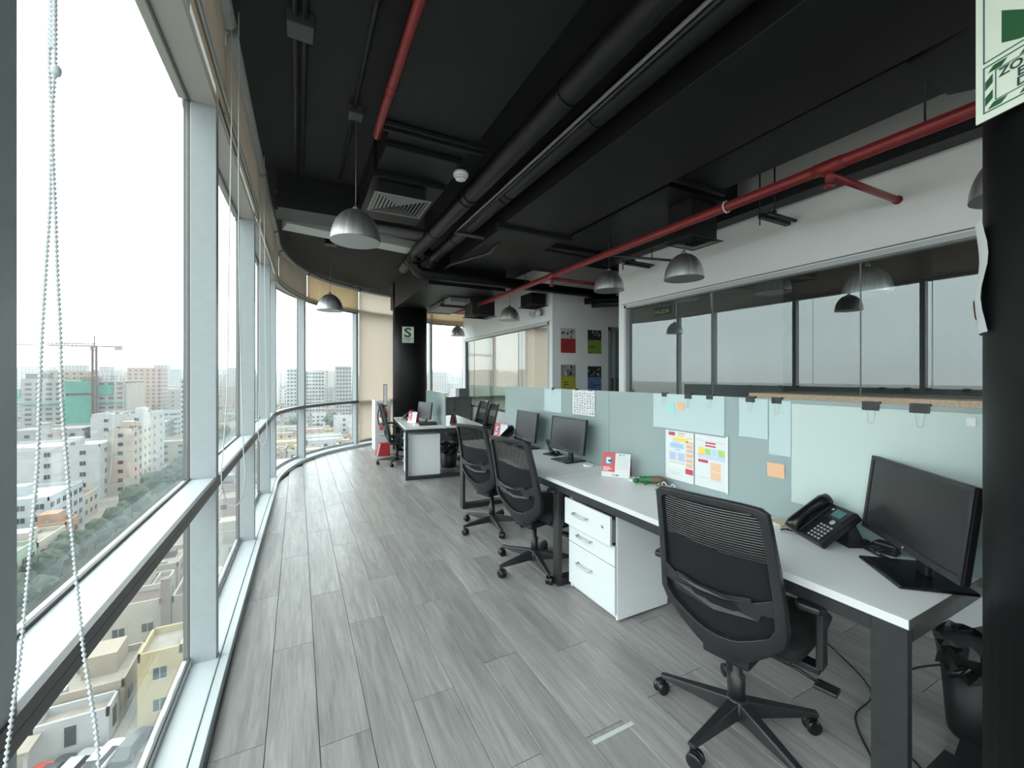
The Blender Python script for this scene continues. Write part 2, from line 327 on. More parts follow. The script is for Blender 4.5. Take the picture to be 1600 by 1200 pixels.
# planks, each its own piece
WPL = .19
def ycurve(x):
    if x < -.28: return 6.3
    for p, q in zip(FP, FP[1:]):
        if p.y > 5 and p.x <= x <= q.x: return p.y+(q.y-p.y)*(x-p.x)/max(1e-6,q.x-p.x)+.03
    return 9.7
for k in range(0, 21):
    x0 = -.302-WPL+k*WPL; x1 = x0+WPL
    ymax = 9.78
    if x0 < 3.6:
        c = [p.y for p in FP if p.y > 5.8 and p.x <= max(x0, -.26)+.02 and p.x > x0-.25]
        ymax = ycurve(x1)
    ofs = {1:.06, 2:.665, 3:.05, 4:.05, 5:.30}.get(k, random.random()*1.25)
    y = -1.2+ofs-1.25
    if k == 1: y = 3.157-1.25*4
    if k == 2: y = 2.52-1.25*4
    if k == 3: y = 1.79-1.25*3
    if k == 5: y = 1.85-1.25*3
    while y < ymax:
        a, b_ = max(y, -1.2)+.0012, min(y+1.25, ymax)-.0012
        if b_-a > .05:
            if y+1.25 >= ymax-.6 and x0 < 3.5:   # last board of a row is cut along the curved sill
                c0_, c1_ = min(y+1.25, ycurve(x0))-.0012, min(y+1.25, ycurve(x1))-.0012; m_ = (a+b_)/2
                if min(c0_, c1_) <= a+.02: y += 1.25; continue
                o = MB().prism([(-WPL/2+.0012,a-m_),(WPL/2-.0012,a-m_),(WPL/2-.0012,c1_-m_),(-WPL/2+.0012,c0_-m_)],-.012,0).build('plank','plank',fl,bevel=.0012,seg=1)
            else: o = MB().box(-WPL/2+.0012, WPL/2-.0012, -(b_-a)/2, (b_-a)/2, -.012, 0).build('plank', 'plank', fl, bevel=.0012, seg=1)
            o.location = ((x0+x1)/2, (a+b_)/2, 0)
        y += 1.25
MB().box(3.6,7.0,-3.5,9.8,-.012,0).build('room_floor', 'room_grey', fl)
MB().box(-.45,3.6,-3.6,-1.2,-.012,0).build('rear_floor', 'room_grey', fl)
MB().box(1.04,1.245,1.306,1.323,0,.003).build('repair_strip', 'fixture_white', fl)
# right wall 1 with the long interior window, wall 2 beyond the corridor
XW = 3.65; SILL, TOPW = .74, 2.335
def wall_window(name, y0, y1, o0, o1):
    w = MB(); w.box(XW,XW+.12,y0,y1,0,SILL); w.box(XW,XW+.12,y0,y1,TOPW,CEIL); w.box(XW,XW+.12,y0,o0,SILL,TOPW); w.box(XW,XW+.12,o1,y1,SILL,TOPW)
    return struct(w, name, 'wall_white')
wall_window('wall_right', -3.6, 4.10, -3.4, 3.995)
wall_window('wall_far_right', 5.66, 9.72, 5.76, 9.6)
def frame(n, o0, o1, joints):
    w = thing('window_%d' % n, None, None, (XW, (o0+o1)/2, SILL), 0, kind='structure'); K = dict(parent=w, world=True)
    MB().box(XW-.012,XW+.05,o0,o1,TOPW-.035,TOPW).build('top_frame','alu_light',**K); MB().box(XW-.006,XW+.05,o0,o1,TOPW-.05,TOPW-.035).build('gasket','mid_grey',**K)
    MB().box(XW-.008,XW,o0-.04,o1+.04,TOPW+.012,TOPW+.02).build('trim_line','mid_grey',**K)
    MB().box(XW-.012,XW+.05,o0,o1,SILL,SILL+.035).build('bottom_frame','alu_light',**K)
    MB().box(XW-.012,XW+.05,o1-.035,o1,SILL,TOPW).build('side_frame','alu_light',**K); MB().box(XW-.006,XW+.06,o1-.085,o1-.035,SILL,TOPW).build('side_post','mid_grey',**K)
    MB().box(XW-.012,XW+.05,o0,o0+.035,SILL,TOPW).build('side_frame','alu_light',**K)
    j = [o0+.035]+joints+[o1-.085]
    for a, b in zip(j, j[1:]):
        # one thin sheet per pane
        MB().add([(XW+.02,a+.002,SILL+.035),(XW+.02,b-.002,SILL+.035),(XW+.02,b-.002,TOPW-.05),(XW+.02,a+.002,TOPW-.05)], [(0,1,2,3)]).build('pane','room_glass',**K)
    for a in joints: MB().box(XW+.015,XW+.025,a-.003,a+.003,SILL+.035,TOPW-.05).build('joint','mid_grey',**K)
frame(20, -3.4, 3.995, [-2.12,-.90,.32,1.54,2.76])
frame(21, 5.76, 9.6, [6.85,8.0,9.04])
struct(B(XW+.12, 4.80, 5.66, 5.78, 0, CEIL), 'wall_poster', 'wall_white')
struct(B(4.80, 7.0, 5.66, 5.78, 2.31, CEIL), 'wall_over_door', 'wall_white')
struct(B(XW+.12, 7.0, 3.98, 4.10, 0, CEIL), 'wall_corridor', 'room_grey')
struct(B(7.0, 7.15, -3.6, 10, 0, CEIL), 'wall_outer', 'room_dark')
d = thing('door_1', None, None, (5.2,5.7,0), kind='structure'); K = dict(parent=d, world=True)
fr = MB(); fr.box(4.80,4.86,5.66,5.76,0,2.31); fr.box(5.70,5.76,5.66,5.76,0,2.31); fr.box(4.80,5.76,5.66,5.76,2.25,2.31); fr.build('door_frame','door_frame',**K)
MB().box(4.95,4.99,5.69,5.73,0,2.25).build('stile','alu',**K)
MB().box(4.86,5.70,5.705,5.715,1.42,2.25).build('pane','teal_glass',**K); MB().box(4.86,5.70,5.70,5.72,0,1.42).build('lower_panel','cabinet_grey',**K)
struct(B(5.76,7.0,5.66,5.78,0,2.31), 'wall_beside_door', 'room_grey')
struct(B(3.63,3.65,-3.5,4.1,0,.08), 'baseboard_right', 'edge_white'); struct(B(3.63,3.65,5.66,9.6,0,.08), 'baseboard_far', 'edge_white')
# things seen dimly through the long interior window
t = thing('storage_unit', 'storage unit with an oak top standing below the long interior window', 'cabinet', (3.5,.9,0))
B(3.30,3.62,-.6,2.15,1.265,1.315).build('top','oak',t,world=True,bevel=.003); B(3.32,3.62,-.58,2.13,0,1.265).build('body','cab_side',t,world=True)
for k in range(5): B(3.305,3.32,-.56+k*.54,-.03+k*.54,.06,1.25).build('door','cab_white',t,world=True,bevel=.002)

# ================================================================ columns
def column(name, x, y, r, label):
    return struct(MB().lathe([(r,0),(r,CEIL)], 48, Matrix.Translation((x,y,0))), name, 'column_black')
column('trim_1', 2.02, 8.42, .335, ''); column('trim_2', 1.75, .103, .33, '')
bpy.data.objects['trim_1'].name = 'column'; bpy.data.objects['trim_2'].name = 'column_near'
struct(B(1.70,2.95,5.95,8.75,2.80,CEIL), 'beam', 'black_paint')
struct(B(-.25,3.65,8.9,9.75,3.16,CEIL) if False else B(2.2,3.65,8.75,9.7,2.98,CEIL), 'beam_far', 'brownish')

# ================================================================ ceiling services
def duct(name, label, boxes, flanges=(), extra=()):
    t = thing(name, label, 'duct', (sum(boxes[0][:2])/2, boxes[0][2], boxes[0][4])); K = dict(parent=t, world=True)
    for b in boxes: B(*b).build('section','duct_black',bevel=.004,**K)
    for f in flanges: B(*f).build('flange','black_paint',bevel=.003,**K)
    return t
t = duct('air_duct', 'wide flat black duct ending above the square diffuser near the windows',
  [(.50,1.13,-3.4,.98,3.1,CEIL-.003),(.50,1.13,1.0,2.74,3.1,CEIL-.003),(.54,1.10,2.80,2.92,3.07,CEIL),(.54,1.10,2.935,3.30,3.03,3.28),(.52,1.08,3.315,4.25,2.99,3.26)],
  [(.45,1.20,2.745,2.765,3.07,3.10),(.45,1.20,2.775,2.79,3.05,3.08)])
def diffuser(name, label, x0, x1, y0, y1, z, ztop, par=None, fm='metal_grey', group=None):
    t = thing(name, label, 'air vent', ((x0+x1)/2,(y0+y1)/2,z), 0, group); K = dict(parent=t, world=True)
    B(x0+.04,x1-.04,y0+.04,y1-.04,z+.02,ztop).build('plenum_box','black_paint',**K)
    cx, cy = (x0+x1)/2, (y0+y1)/2; hw, hd = (x1-x0)/2, (y1-y0)/2
    n = 8
    for k in range(n):
        f = 1-k/n; a = 1-(k+.45)/n if k else 1-.75/n
        h0, h1, g0, g1 = hw*f, hw*a, hd*f, hd*a
        dz = .0 if k == 0 else .012
        mb = MB()
        for sx, sy in ((1,0),(-1,0),(0,1),(0,-1)):
            if sx: q = [(cx+sx*h0,cy-g0,z+dz*.5),(cx+sx*h0,cy+g0,z+dz*.5),(cx+sx*h1,cy+g1,z),(cx+sx*h1,cy-g1,z)]
            else: q = [(cx-h0,cy+sy*g0,z+dz*.5),(cx+h0,cy+sy*g0,z+dz*.5),(cx+h1,cy+sy*g1,z),(cx-h1,cy+sy*g1,z)]
            q2 = [(p[0],p[1],p[2]+.004) for p in q]
            mb.add(q+q2, [(0,1,2,3),(7,6,5,4),(0,4,5,1),(1,5,6,2),(2,6,7,3),(3,7,4,0)])
        mb.build('grille_frame' if k == 0 else 'louver', fm, **K)
    return t
diffuser('ceiling_diffuser', 'square grey four-way air diffuser hanging under the duct by the windows', .53,.98,3.34,3.75,2.88,2.988, fm='mid_grey')
diffuser('ceiling_diffuser', 'square black air diffuser box by the right wall above a pendant', 2.88,3.28,2.36,2.68,2.62,2.948, fm='duct_black')
diffuser('ceiling_diffuser', 'far black diffuser box under the end of the red pipe', 2.62,3.12,6.6,7.05,2.50,2.8, fm='duct_black')
diffuser('ceiling_diffuser', 'small black diffuser box on the far white wall beside twin spotlights', 3.3,3.64,5.75,6.2,2.60,2.8, fm='duct_black')
# pipes
def pipe(name, label, pts, r, m='pipe_black', coll=(), group=None, n=16, cat='pipe'):
    p0 = Vector(pts[0]); t = thing(name, label, cat, p0, 0, group)
    MB().tube(pts, r, n).build('run', m, t, world=True)
    for a, b in coll: MB().tube([a,b], r*1.1, n).build('coupling', m, t, world=True)
    return t
def bend(p, q, r_, n=6):
    """elbow at corner: quarter turn from direction p to q handled by spline through points"""
    return p
def runs(ys, x, z, w=.05): return [((x,y-w,z),(x,y+w,z)) for y in ys]
def elbow_path(x, z, y1, z2, x2, rr=.12):
    pts = [(x,-3.4,z),(x,1.0,z),(x,3,z),(x,y1-rr,z)]
    for k in range(1,6): a = k*math.pi/10; pts.append((x, y1-rr+rr*math.sin(a), z-rr*(1-math.cos(a))))
    pts.append((x, y1, z2+rr))
    for k in range(1,6): a = k*math.pi/10; pts.append((x+rr*(1-math.cos(a)), y1, z2+rr-rr*math.sin(a)))
    pts += [(x+rr+.2, y1, z2), (x2, y1, z2)]
    return pts
pipe('insulated_pipe', 'left of two thick black insulated pipes along the ceiling', elbow_path(1.33,3.02,5.30,2.78,3.0), .075, coll=runs((1.9,3.35,3.45,4.4),1.33,3.02,.006), group='insulated ceiling pipes')
pipe('insulated_pipe', 'right of two thick black insulated pipes along the ceiling', [(1.60,.47,3.02),(1.60,.75,3.02)]+elbow_path(1.60,3.02,5.42,2.80,3.75,.12)[1:-1]+[(2.6,5.42,2.80),(4.7,5.42,2.80)], .068, coll=runs((2.0,3.15,3.25,4.5),1.60,3.02,.006), group='insulated ceiling pipes')
pipe('drain_pipe', 'short black pipe stub with couplings running into the soffit by the column', [(1.33,5.1,3.02),(1.33,5.95,2.98)], .07, coll=runs((5.5,5.62),1.33,3.0,.02))
pipe('drain_pipe', 'second short black pipe stub beside the beam near the column', [(1.50,5.35,3.10),(1.50,5.95,3.06)], .06, coll=runs((5.6,),1.50,3.08,.02))
pipe('corridor_pipe', 'upper black pipe end poking out of the corridor above the posters', [(4.25,5.60,2.70),(5.6,4.10,2.70)], .055)
pipe('corridor_pipe', 'lower black pipe end poking out of the corridor above the posters', [(4.20,5.35,2.60),(5.4,4.10,2.60)], .05)
pipe('conduit', 'bright slim conduit between the two thick ceiling pipes', [(1.47,-3.4,2.96),(1.47,4.10,2.96)], .010, 'mid_grey', cat='conduit', n=8)
pipe('conduit', 'slim black conduit paired beside the bright one between thick pipes', [(1.51,-3.4,2.97),(1.51,4.10,2.97)], .012, 'conduit_black', cat='conduit', n=8)
pipe('cross_conduit', 'black conduit crossing the ceiling from the pipes to the red pipe', [(1.45,4.12,2.95),(1.9,4.12,2.93),(3.2,4.12,2.90)], .022, 'conduit_black', cat='conduit', n=8)
pipe('conduit', 'thin black conduit bending down along the duct end', [(1.95,4.1,2.9),(1.95,4.35,2.86),(1.72,5.0,2.86),(1.72,5.25,2.86)], .018, 'conduit_black', cat='conduit', n=8)
# sprinkler mains
t = pipe('sprinkler_pipe', 'long red sprinkler pipe along the right side of the ceiling', [(2.78,-3.4,2.685),(2.78,7.6,2.685)], .034, 'red_paint', [((2.78,1.24,2.685),(2.78,1.40,2.685)),((2.78,4.25,2.685),(2.78,4.40,2.685))])
for y in (1.32, 4.33):
    mb = MB().rod((2.78,y,2.66),(2.78,y,2.60),.022); mb.lathe([(.018,0),(.03,.01),(.012,.035)],12,Matrix.Translation((2.78,y,2.555)))
    mb.build('sprinkler_head','red_paint',t,world=True)
    MB().rod((2.78,y+.03,2.66),(3.65,y,2.655),.022,12).build('branch','red_paint',t,world=True); MB().rod((3.635,y,2.655),(3.65,y,2.655),.028,16).build('escutcheon','red_paint',t,world=True)
for y in (1.98,):
    MB().tube([(2.78+.042*math.cos(a/8*math.pi*2),y,2.685+.042*math.sin(a/8*math.pi*2)) for a in range(9)],.006,6).build('clip','edge_white',t,world=True)
for y in (.9,3.2,5.0): MB().rod((2.78,y,2.7),(2.78,y,CEIL),.005,6).build('hanger','black_paint',t,world=True)
pipe('sprinkler_drop', 'short red pipe along the ceiling beside the windows', [(.462,-3.4,3.06),(.466,2.70,3.06),(.466,2.86,3.04)], .024, 'red_paint', [((.466,2.35,3.06),(.466,2.42,3.06))])
# ducts on the right
t = duct('air_duct', 'broad flat black duct running down the middle of the ceiling',
  [(1.74,2.48,.46,3.58,2.90,3.2),(1.78,2.52,3.66,5.25,2.90,3.2)], [(1.70,2.56,3.585,3.61,2.87,2.93),(1.70,2.56,3.625,3.65,2.87,2.93)])
t = duct('air_duct', 'black duct beside the red pipe with a widened near end',
  [(2.58,3.05,.9,2.20,2.95,3.28),(2.60,3.45,2.35,3.95,2.95,3.28),(2.60,3.40,4.1,5.1,2.95,3.28)],
  [(2.50,3.10,2.21,2.24,2.92,2.97),(2.5,3.2,4.0,4.03,2.92,2.97)])
MB().prism([(2.58,.9),(3.05,.9),(3.5,.3),(3.6,-.6),(2.6,-.6),(2.4,.2)],2.93,3.27).build('transition','duct_black',t,world=True,bevel=.01)
t = duct('air_duct', 'pale sheet duct panel at the far end beyond the column', [(2.3,2.75,7.2,8.0,2.72,2.797),(2.3,2.75,6.75,7.1,2.72,2.797)], [(2.25,2.8,7.12,7.17,2.69,2.75)])
for ch in t.children:
    if ch.name.startswith('section'): ch.data.materials[0] = MAT['mid_grey']
# cable tray along the right wall
t = thing('cable_tray', 'black cable tray fixed along the top of the right wall', 'cable tray', (3.5,1,2.87))
B(3.44,3.60,-3.4,4.2,2.865,2.95).build('tray','black_paint',t,world=True)
for y in (2.0,2.12,3.3,3.75): MB().rod((3.4,y,2.7),(3.4,y,CEIL),.006,6).build('rod','black_paint',t,world=True)
for i, y in enumerate((2.02,3.55)):
    t = thing('strut_bracket', ['black strut bracket hanging below the tray near the red branch','black strut bracket beside the smaller pendants'][i], 'bracket', (3.4,y,2.7)); 
    B(3.25,3.62,y-.02,y+.02,2.70,2.735).build('strut','black_paint',t,world=True); B(3.25,3.62,y-.07,y-.05,2.71,2.73).build('strut','black_paint',t,world=True); B(3.3,3.33,y-.08,y+.03,2.73,2.745).build('clamp','black_paint',t,world=True)
pipe('conduit', 'black conduit running from the wall to the pendants', [(2.80,3.42,2.715),(3.10,2.75,2.526)], .012, 'conduit_black', cat='conduit', n=8)
# conduits and boxes by the windows
for x, lab in ((-.01,'left conduit of the pair on the dark slab near the blinds'),(.035,'right conduit of the pair on the dark slab near the blinds')):
    pipe('conduit', lab, [(x,-3.4,3.275),(x,4.2,3.275)], .013, 'conduit_black', cat='conduit', n=8)
pipe('conduit', 'single conduit on the dark slab between the pair and the red pipe', [(.345,-3.4,3.275),(.345,4.2,3.275)], .011, 'conduit_black', cat='conduit', n=8)
solo(B(-.05,.075,2.36,2.48,3.23,CEIL), 'junction_box','box_grey','grey junction box across the conduit pair on the slab','junction box',bevel=.003)
solo(B(.31,.40,3.0,3.10,3.24,CEIL), 'junction_box','box_grey','smaller junction box on the single conduit','junction box',bevel=.003)
# transverse bulkhead with half-round rail, brown beam and pale strip
struct(B(-.16,.50,4.30,4.62,2.98,CEIL), 'beam_cross', 'black_paint')
pipe('rail', 'grey rounded rail crossing the ceiling behind the pendant', [(-.14,4.66,3.06),(1.30,4.66,3.06)], .04, 'mid_grey', cat='rail')
struct(B(-.20,1.30,4.72,5.0,3.10,CEIL), 'trim_beam', 'brownish')
t = MB(); M = Matrix.Translation((.60,5.27,3.12)) @ Matrix.Rotation(R(11),4,'Z'); t.box(-.74,.74,-.13,.13,-.05,.05,M); solo(t,'strip_light','fixture_white','pale rectangular strip fixture on the brown ceiling behind the pendant','light fixture',bevel=.004)
solo(B(.33,.47,6.05,6.19,3.22,CEIL),'lamp_box','black_paint','small black box where the rear pendant cord meets the slab','junction box')
# smoke detectors
def smoke(x,y,z,label):
    t = thing('smoke_detector', label, 'smoke detector', (x,y,z), 0, 'smoke detectors')
    MB().lathe([(.055,.0),(.058,.02),(.05,.035)],20).build('base','white_plastic',t); MB().lathe([(.02,-.028),(.04,-.022),(.05,0)],20).build('sensor','white_plastic',t)
    MB().lathe([(.041,-.021),(.0425,-.016)],20).build('vent_ring','ink',t); MB().rod((0,0,.035),(0,0,CEIL-z),.006,6).build('stem','black_paint',t)
smoke(1.105,2.995,2.97,'white smoke detector beside the black duct'); smoke(2.33,6.25,2.84,'white smoke detector on the far pale ceiling')
# emergency spot light
t = thing('emergency_light','white twin-head emergency spotlight on the far wall','light',(3.5,6.0,2.4)); K=dict(parent=t,world=True)
B(3.56,3.65,5.95,6.05,2.47,2.57).build('battery_box','mid_grey',**K); MB().rod((3.55,6.0,2.55),(3.55,6.0,2.74),.012).build('stem','black_paint',**K)
for dy in (-.09,.09):
    M = Matrix.Translation((3.52,6.0+dy,2.50)) @ Matrix.Rotation(R(-70),4,'Y') @ Matrix.Rotation(dy*4,4,'X')
    MB().lathe([(.045,-.05),(.055,0),(.05,.03)],16,M).build('spot_head','white_plastic',**K)
# ================================================================ pendant lamps
def pendant():
    t = thing('pendant_lamp','proto','lamp',(0,0,0),0,'brushed metal pendant lamps')
    H_, Rr = .225, .165
    prof = [(Rr*math.cos(a), H_*math.sin(a)) for a in [k*math.pi/2/14 for k in range(14)]]+[(.012,H_)]
    out = MB().lathe(prof, 40, None, True, True)
    sh = out.build('shade','brushed',t); 
    MB().lathe([(r*.985, z*.985) for r, z in prof], 40, None, True, True).build('shade_lining','lamp_inside',t)
    MB().lathe([(Rr*.985,-.001),(Rr*1.004,-.001),(Rr*1.004,.004),(Rr*.985,.004)],40).build('rim','metal_grey',t)
    b = MB().sphere((0,0,.055),.055,16,10); b.build('bulb','bulb',t); MB().lathe([(.02,.10),(.02,.20)],12).build('socket','white_plastic',t)
    MB().lathe([(.022,H_-.004),(.02,H_+.012),(.008,H_+.03)],16).build('cap','metal_grey',t)
    return t
P0 = pendant()
LP = [(.36,3.07,2.385,'brushed metal pendant lamp hanging nearest, beside the square ceiling diffuser'),
 (.39,6.12,2.335,'brushed metal pendant lamp hanging before the curved window'),
 (3.02,2.56,2.305,'pendant lamp in front of the dark interior window, under the black diffuser box'),
 (3.08,3.62,2.40,'pendant lamp at the left end of the dark interior window'),
 (3.10,6.1,2.37,'pendant lamp left of the twin spotlights by the white wall'),
 (3.28,9.1,2.38,'farthest pendant lamp, hanging in front of the bright far window'),
 (2.85,.60,2.256,'pendant lamp half hidden by the black column at right'),
 (4.09,1.67,2.11,'pendant lamp inside the glazed dark room'),
 (4.75,6.6,2.12,'pendant lamp inside the far meeting room behind glass')]
for i, (x,y,z,lab) in enumerate(LP):
    c = P0 if i == 0 else copy_tree(P0)
    c.location = (x,y,z); c['label'] = lab
    MB().rod((0,0,.22),(0,0,CEIL-z),.0025,6).build('cord','metal_grey',c)

# ================================================================ desks
DX0, DXP = 1.59, 2.17
def desk_leg_frame(x0, x1, y0, y1, zt, par, K, xb):
    """closed steel portal: two posts, floor bar and top bar"""
    w = .03
    B(x0,x0+w,y0,y1,0,zt).build('leg','steel_black',bevel=.002,**K); B(x1-w,x1,y0,y1,0,zt).build('leg','steel_black',bevel=.002,**K)
    B(x0+w,xb,y0,y1,0,.05).build('floor_bar','steel_black',bevel=.002,**K); B(x0+w,x1-w,y0,y1,zt-.05,zt).build('top_bar','steel_black',bevel=.002,**K)
t = thing('desk','long white-topped desk on black steel frames along the frosted partition','desk',(1.88,2.4,0)); K = dict(parent=t, world=True)
top = B(DX0,2.155,.55,2.47,.707,.735).build('tabletop','laminate',bevel=.0015,**K)
top = B(DX0,2.155,2.472,4.36,.707,.735).build('tabletop','laminate',bevel=.0015,**K)
mb = MB(); mb.box(DX0-.002,DX0,.55,4.36,.7072,.7348); mb.box(DX0,2.155,4.36,4.362,.7072,.7348); mb.build('edge_band','edge_white',**K)
B(DX0-.002,2.155,.548,.55,.7072,.7348).build('edge_band','brownish',**K)
for y0, y1 in ((.555,.645),(2.40,2.47),(4.27,4.355)): desk_leg_frame(DX0+.008,2.80,y0,y1,.706,t,K,2.16 if y0 < 1 else 2.77)
for y0, y1 in ((.645,2.40),(2.47,4.27)):
    B(DX0+.010,DX0+.04,y0,y1,.655,.706).build('apron','steel_black',bevel=.002,**K); B(2.11,2.14,y0,y1,.655,.706).build('apron','steel_black',**K)
t = thing('desk','opposite white-topped desk hidden behind the frosted partition','desk',(2.46,2.4,0)); K = dict(parent=t, world=True)
B(2.185,2.82,.55,4.36,.707,.735).build('tabletop','laminate',**K)
# frosted glass partition: two sheets on clamps
t = thing('desk_partition','long frosted glass partition standing on the main desk','partition',(DXP,2.4,.70)); K = dict(parent=t, world=True)
for y0, y1 in ((.45,2.538),(2.542,4.37)):
    B(DXP-.006,DXP+.006,y0,y1,.70,1.335).build('glass_sheet','frosted',**K)
for y in (.8,1.7,2.35,2.75,3.6,4.2): B(DXP-.014,DXP+.014,y-.03,y+.03,.69,.74).build('clamp','metal_grey',**K)

# ---------------------------------------------------------------- pedestals
def pedestal(name, label, loc, rz, w=.47, d=.42, h=.64, open_=(.035,0,0)):
    """front faces -X; w along Y, d along X"""
    t = thing(name, label, 'drawer unit', loc, rz)
    mb = MB(); th = .016
    mb.box(0,d,-w/2,-w/2+th,.012,h); mb.box(0,d,w/2-th,w/2,.012,h); mb.box(0,d,-w/2+th,w/2-th,h-th,h); mb.box(.01,d,-w/2+th,w/2-th,.045,.06); mb.box(d-th,d,-w/2+th,w/2-th,.06,h-th)
    mb.build('body','cab_side',t,bevel=.001,seg=1)
    B(.012,.026,-w/2+th,w/2-th,.012,.045).build('plinth','cab_white',t)
    zs = [(.455,h-.012,open_[0]),(.33,.45,open_[1]),(.045,.325,open_[2])]
    for i,(z0,z1,o) in enumerate(zs):
        dr = B(-.018-o,-.002-o,-w/2+.004,w/2-.004,z0,z1).build('drawer','cab_white',t,bevel=.0015)
        zc = z0+(z1-z0)*.62 if i == 2 else (z0+z1)/2+.012
        hy = .05
        hb = MB().tube([(-.018-o,hy+.07,zc),(-.042-o,hy+.065,zc),(-.046-o,hy+.05,zc),(-.046-o,hy-.05,zc),(-.042-o,hy-.065,zc),(-.018-o,hy-.07,zc)],.0055,8)
        hb.build('handle','chrome',dr)
        if o: B(-.004-o,.02,-w/2+.02,w/2-.02,z0+.01,z1-.03).build('drawer_box','mid_grey',dr)
        if i == 0: 
            M = Matrix.Translation((-.0185-o,-w/2+.07,zc)) @ Matrix.Rotation(R(-90),4,'Y')
            MB().lathe([(.011,-.002),(.011,.003),(.008,.005)],16,M).build('lock','chrome',dr); B(-.0245-o,-.022-o,-w/2+.067,-w/2+.073,zc-.006,zc+.004).build('keyhole','ink',dr)
    for px,pz in ((.06,.09),(.14,.10),(.30,.16),(.40,.18),(.40,.40)):
        MB().lathe([(.006,0),(.004,.003)],8,Matrix.Translation((px,-w/2,pz)) @ Matrix.Rotation(R(90),4,'X')).build('screw_cap','edge_white',t)
    for sx in (.03,d-.05):
        for sy in (-w/2+.02,w/2-.05): B(sx,sx+.03,sy,sy+.03,0,.012).build('foot','white_plastic',t)
    return t
pedestal('drawer_pedestal','white three-drawer pedestal under the desk with its top drawer ajar',(1.672,2.125,0),0,w=.47,d=.41,h=.64)
# ---------------------------------------------------------------- far double desk, slightly turned
FD = thing('desk','far double desk with black closed frame and white pedestal, by the round column','desk',(1.325,5.80,0),R(-6.2))
B(0,.55,0,1.62,.707,.735).build('tabletop','laminate',FD,bevel=.0015); B(.57,1.12,0,1.62,.707,.735).build('tabletop','laminate',FD,bevel=.0015)
mb = MB(); mb.box(-.002,0,0,1.62,.7075,.7345); mb.box(0,1.12,-.002,0,.7075,.7345); mb.build('edge_band','edge_white',FD)
for y0 in (.01,1.55):
    for xa, n in ((.008,'leg'),(1.08,'leg')): B(xa,xa+.035,y0,y0+.06,0,.706).build(n,'steel_black',FD,bevel=.002)
    B(.043,1.08,y0,y0+.06,0,.045).build('floor_bar','steel_black',FD,bevel=.002); B(.043,1.08,y0,y0+.06,.66,.706).build('top_bar','steel_black',FD,bevel=.002)
B(.008,.04,.07,1.55,.66,.706).build('apron','steel_black',FD)
def on_fd(x,y,z=.735): 
    v = Matrix.Translation((1.325,5.80,0)) @ Matrix.Rotation(R(-6.2),4,'Z') @ Vector((x,y,z)); return tuple(v)
t = thing('desk_partition','small frosted glass divider on the far double desk','partition',on_fd(.56,.8,.70),R(-6.2))
B(-.006,.006,-.81,.81,0,.51).build('glass_sheet','frosted',t)
for y in (-.5,.5): B(-.014,.014,y-.03,y+.03,-.01,.04).build('clamp','metal_grey',t)
pedestal('drawer_pedestal','white drawer pedestal inside the far desk frame',on_fd(.055,.30,0),R(-6.2),w=.40,d=.45,h=.62,open_=(0,0,0))
t = thing('power_box','open black power socket box with pale flap on the far desk','socket box',on_fd(.22,.28)); M = Matrix.Rotation(R(-6.2),4,'Z')
MB().box(0,.26,-.10,.12,0,.035,M).build('box','plastic_black',t); MB().box(-.06,0,-.10,.12,.0,.012,M).build('flap','laminate',t)

# ================================================================ monitors
def monitor(w=.526, h=.30, logo=True):
    """screen faces -X, base at origin"""
    t = thing('monitor','proto','monitor',(0,0,0),0,'black flat monitors on the desks')
    Mt = Matrix.Translation((0,0,.235)) @ Matrix.Rotation(R(7),4,'Y')
    MB().box(0,.022,-w/2,w/2,-h/2,h/2,Mt).build('housing','plastic_black',t,bevel=.004)
    fr = MB(); b = .014; x0,x1 = -.006,.001
    fr.box(x0,x1,-w/2,w/2,-h/2,-h/2+.024,Mt); fr.box(x0,x1,-w/2,w/2,h/2-b,h/2,Mt); fr.box(x0,x1,-w/2,-w/2+b,-h/2+.024,h/2-b,Mt); fr.box(x0,x1,w/2-b,w/2,-h/2+.024,h/2-b,Mt)
    fr.build('bezel','plastic_dark',t,bevel=.0015)
    MB().box(-.002,.0005,-w/2+b,w/2-b,-h/2+.024,h/2-b,Mt).build('screen','screen',t)
    MB().box(.02,.05,-.14,.14,-.10,.08,Mt).build('back_cover','plastic_black',t,bevel=.01)
    if logo: MB().lathe([(.0045,0),(.0045,.001)],12,Mt @ Matrix.Translation((-.0062,.0,-h/2+.012)) @ Matrix.Rotation(R(-90),4,'Y')).build('logo','key',t)
    MB().box(.03,.055,-.028,.028,.01,.20).build('neck','plastic_black',t,bevel=.006)
    MB().box(-.10,.12,-.125,.125,0,.012).build('base','gloss_black',t,bevel=.004)
    return t
m1 = monitor(); m1.location = (1.955,.672,.735); m1.rotation_euler.z = R(138-180); m1['label'] = 'large black monitor turned on the near end of the desk'
m2 = copy_tree(m1, label='black monitor left of the red desk calendar, before the hanging printed sheet'); m2.location = (2.03,2.92,.735); m2.rotation_euler.z = R(2); m2.scale = (.92,.90,.95)
m3 = copy_tree(m1, label='black monitor at the far end of the main desk beside a phone'); m3.location = (2.02,3.62,.735); m3.rotation_euler.z = R(-4); m3.scale = (.88,.88,.95)
m4 = copy_tree(m1, label='black monitor seen edge-on on the far double desk'); m4.location = on_fd(.33,.42); m4.rotation_euler.z = R(12); m4.scale = (.8,.8,.85)

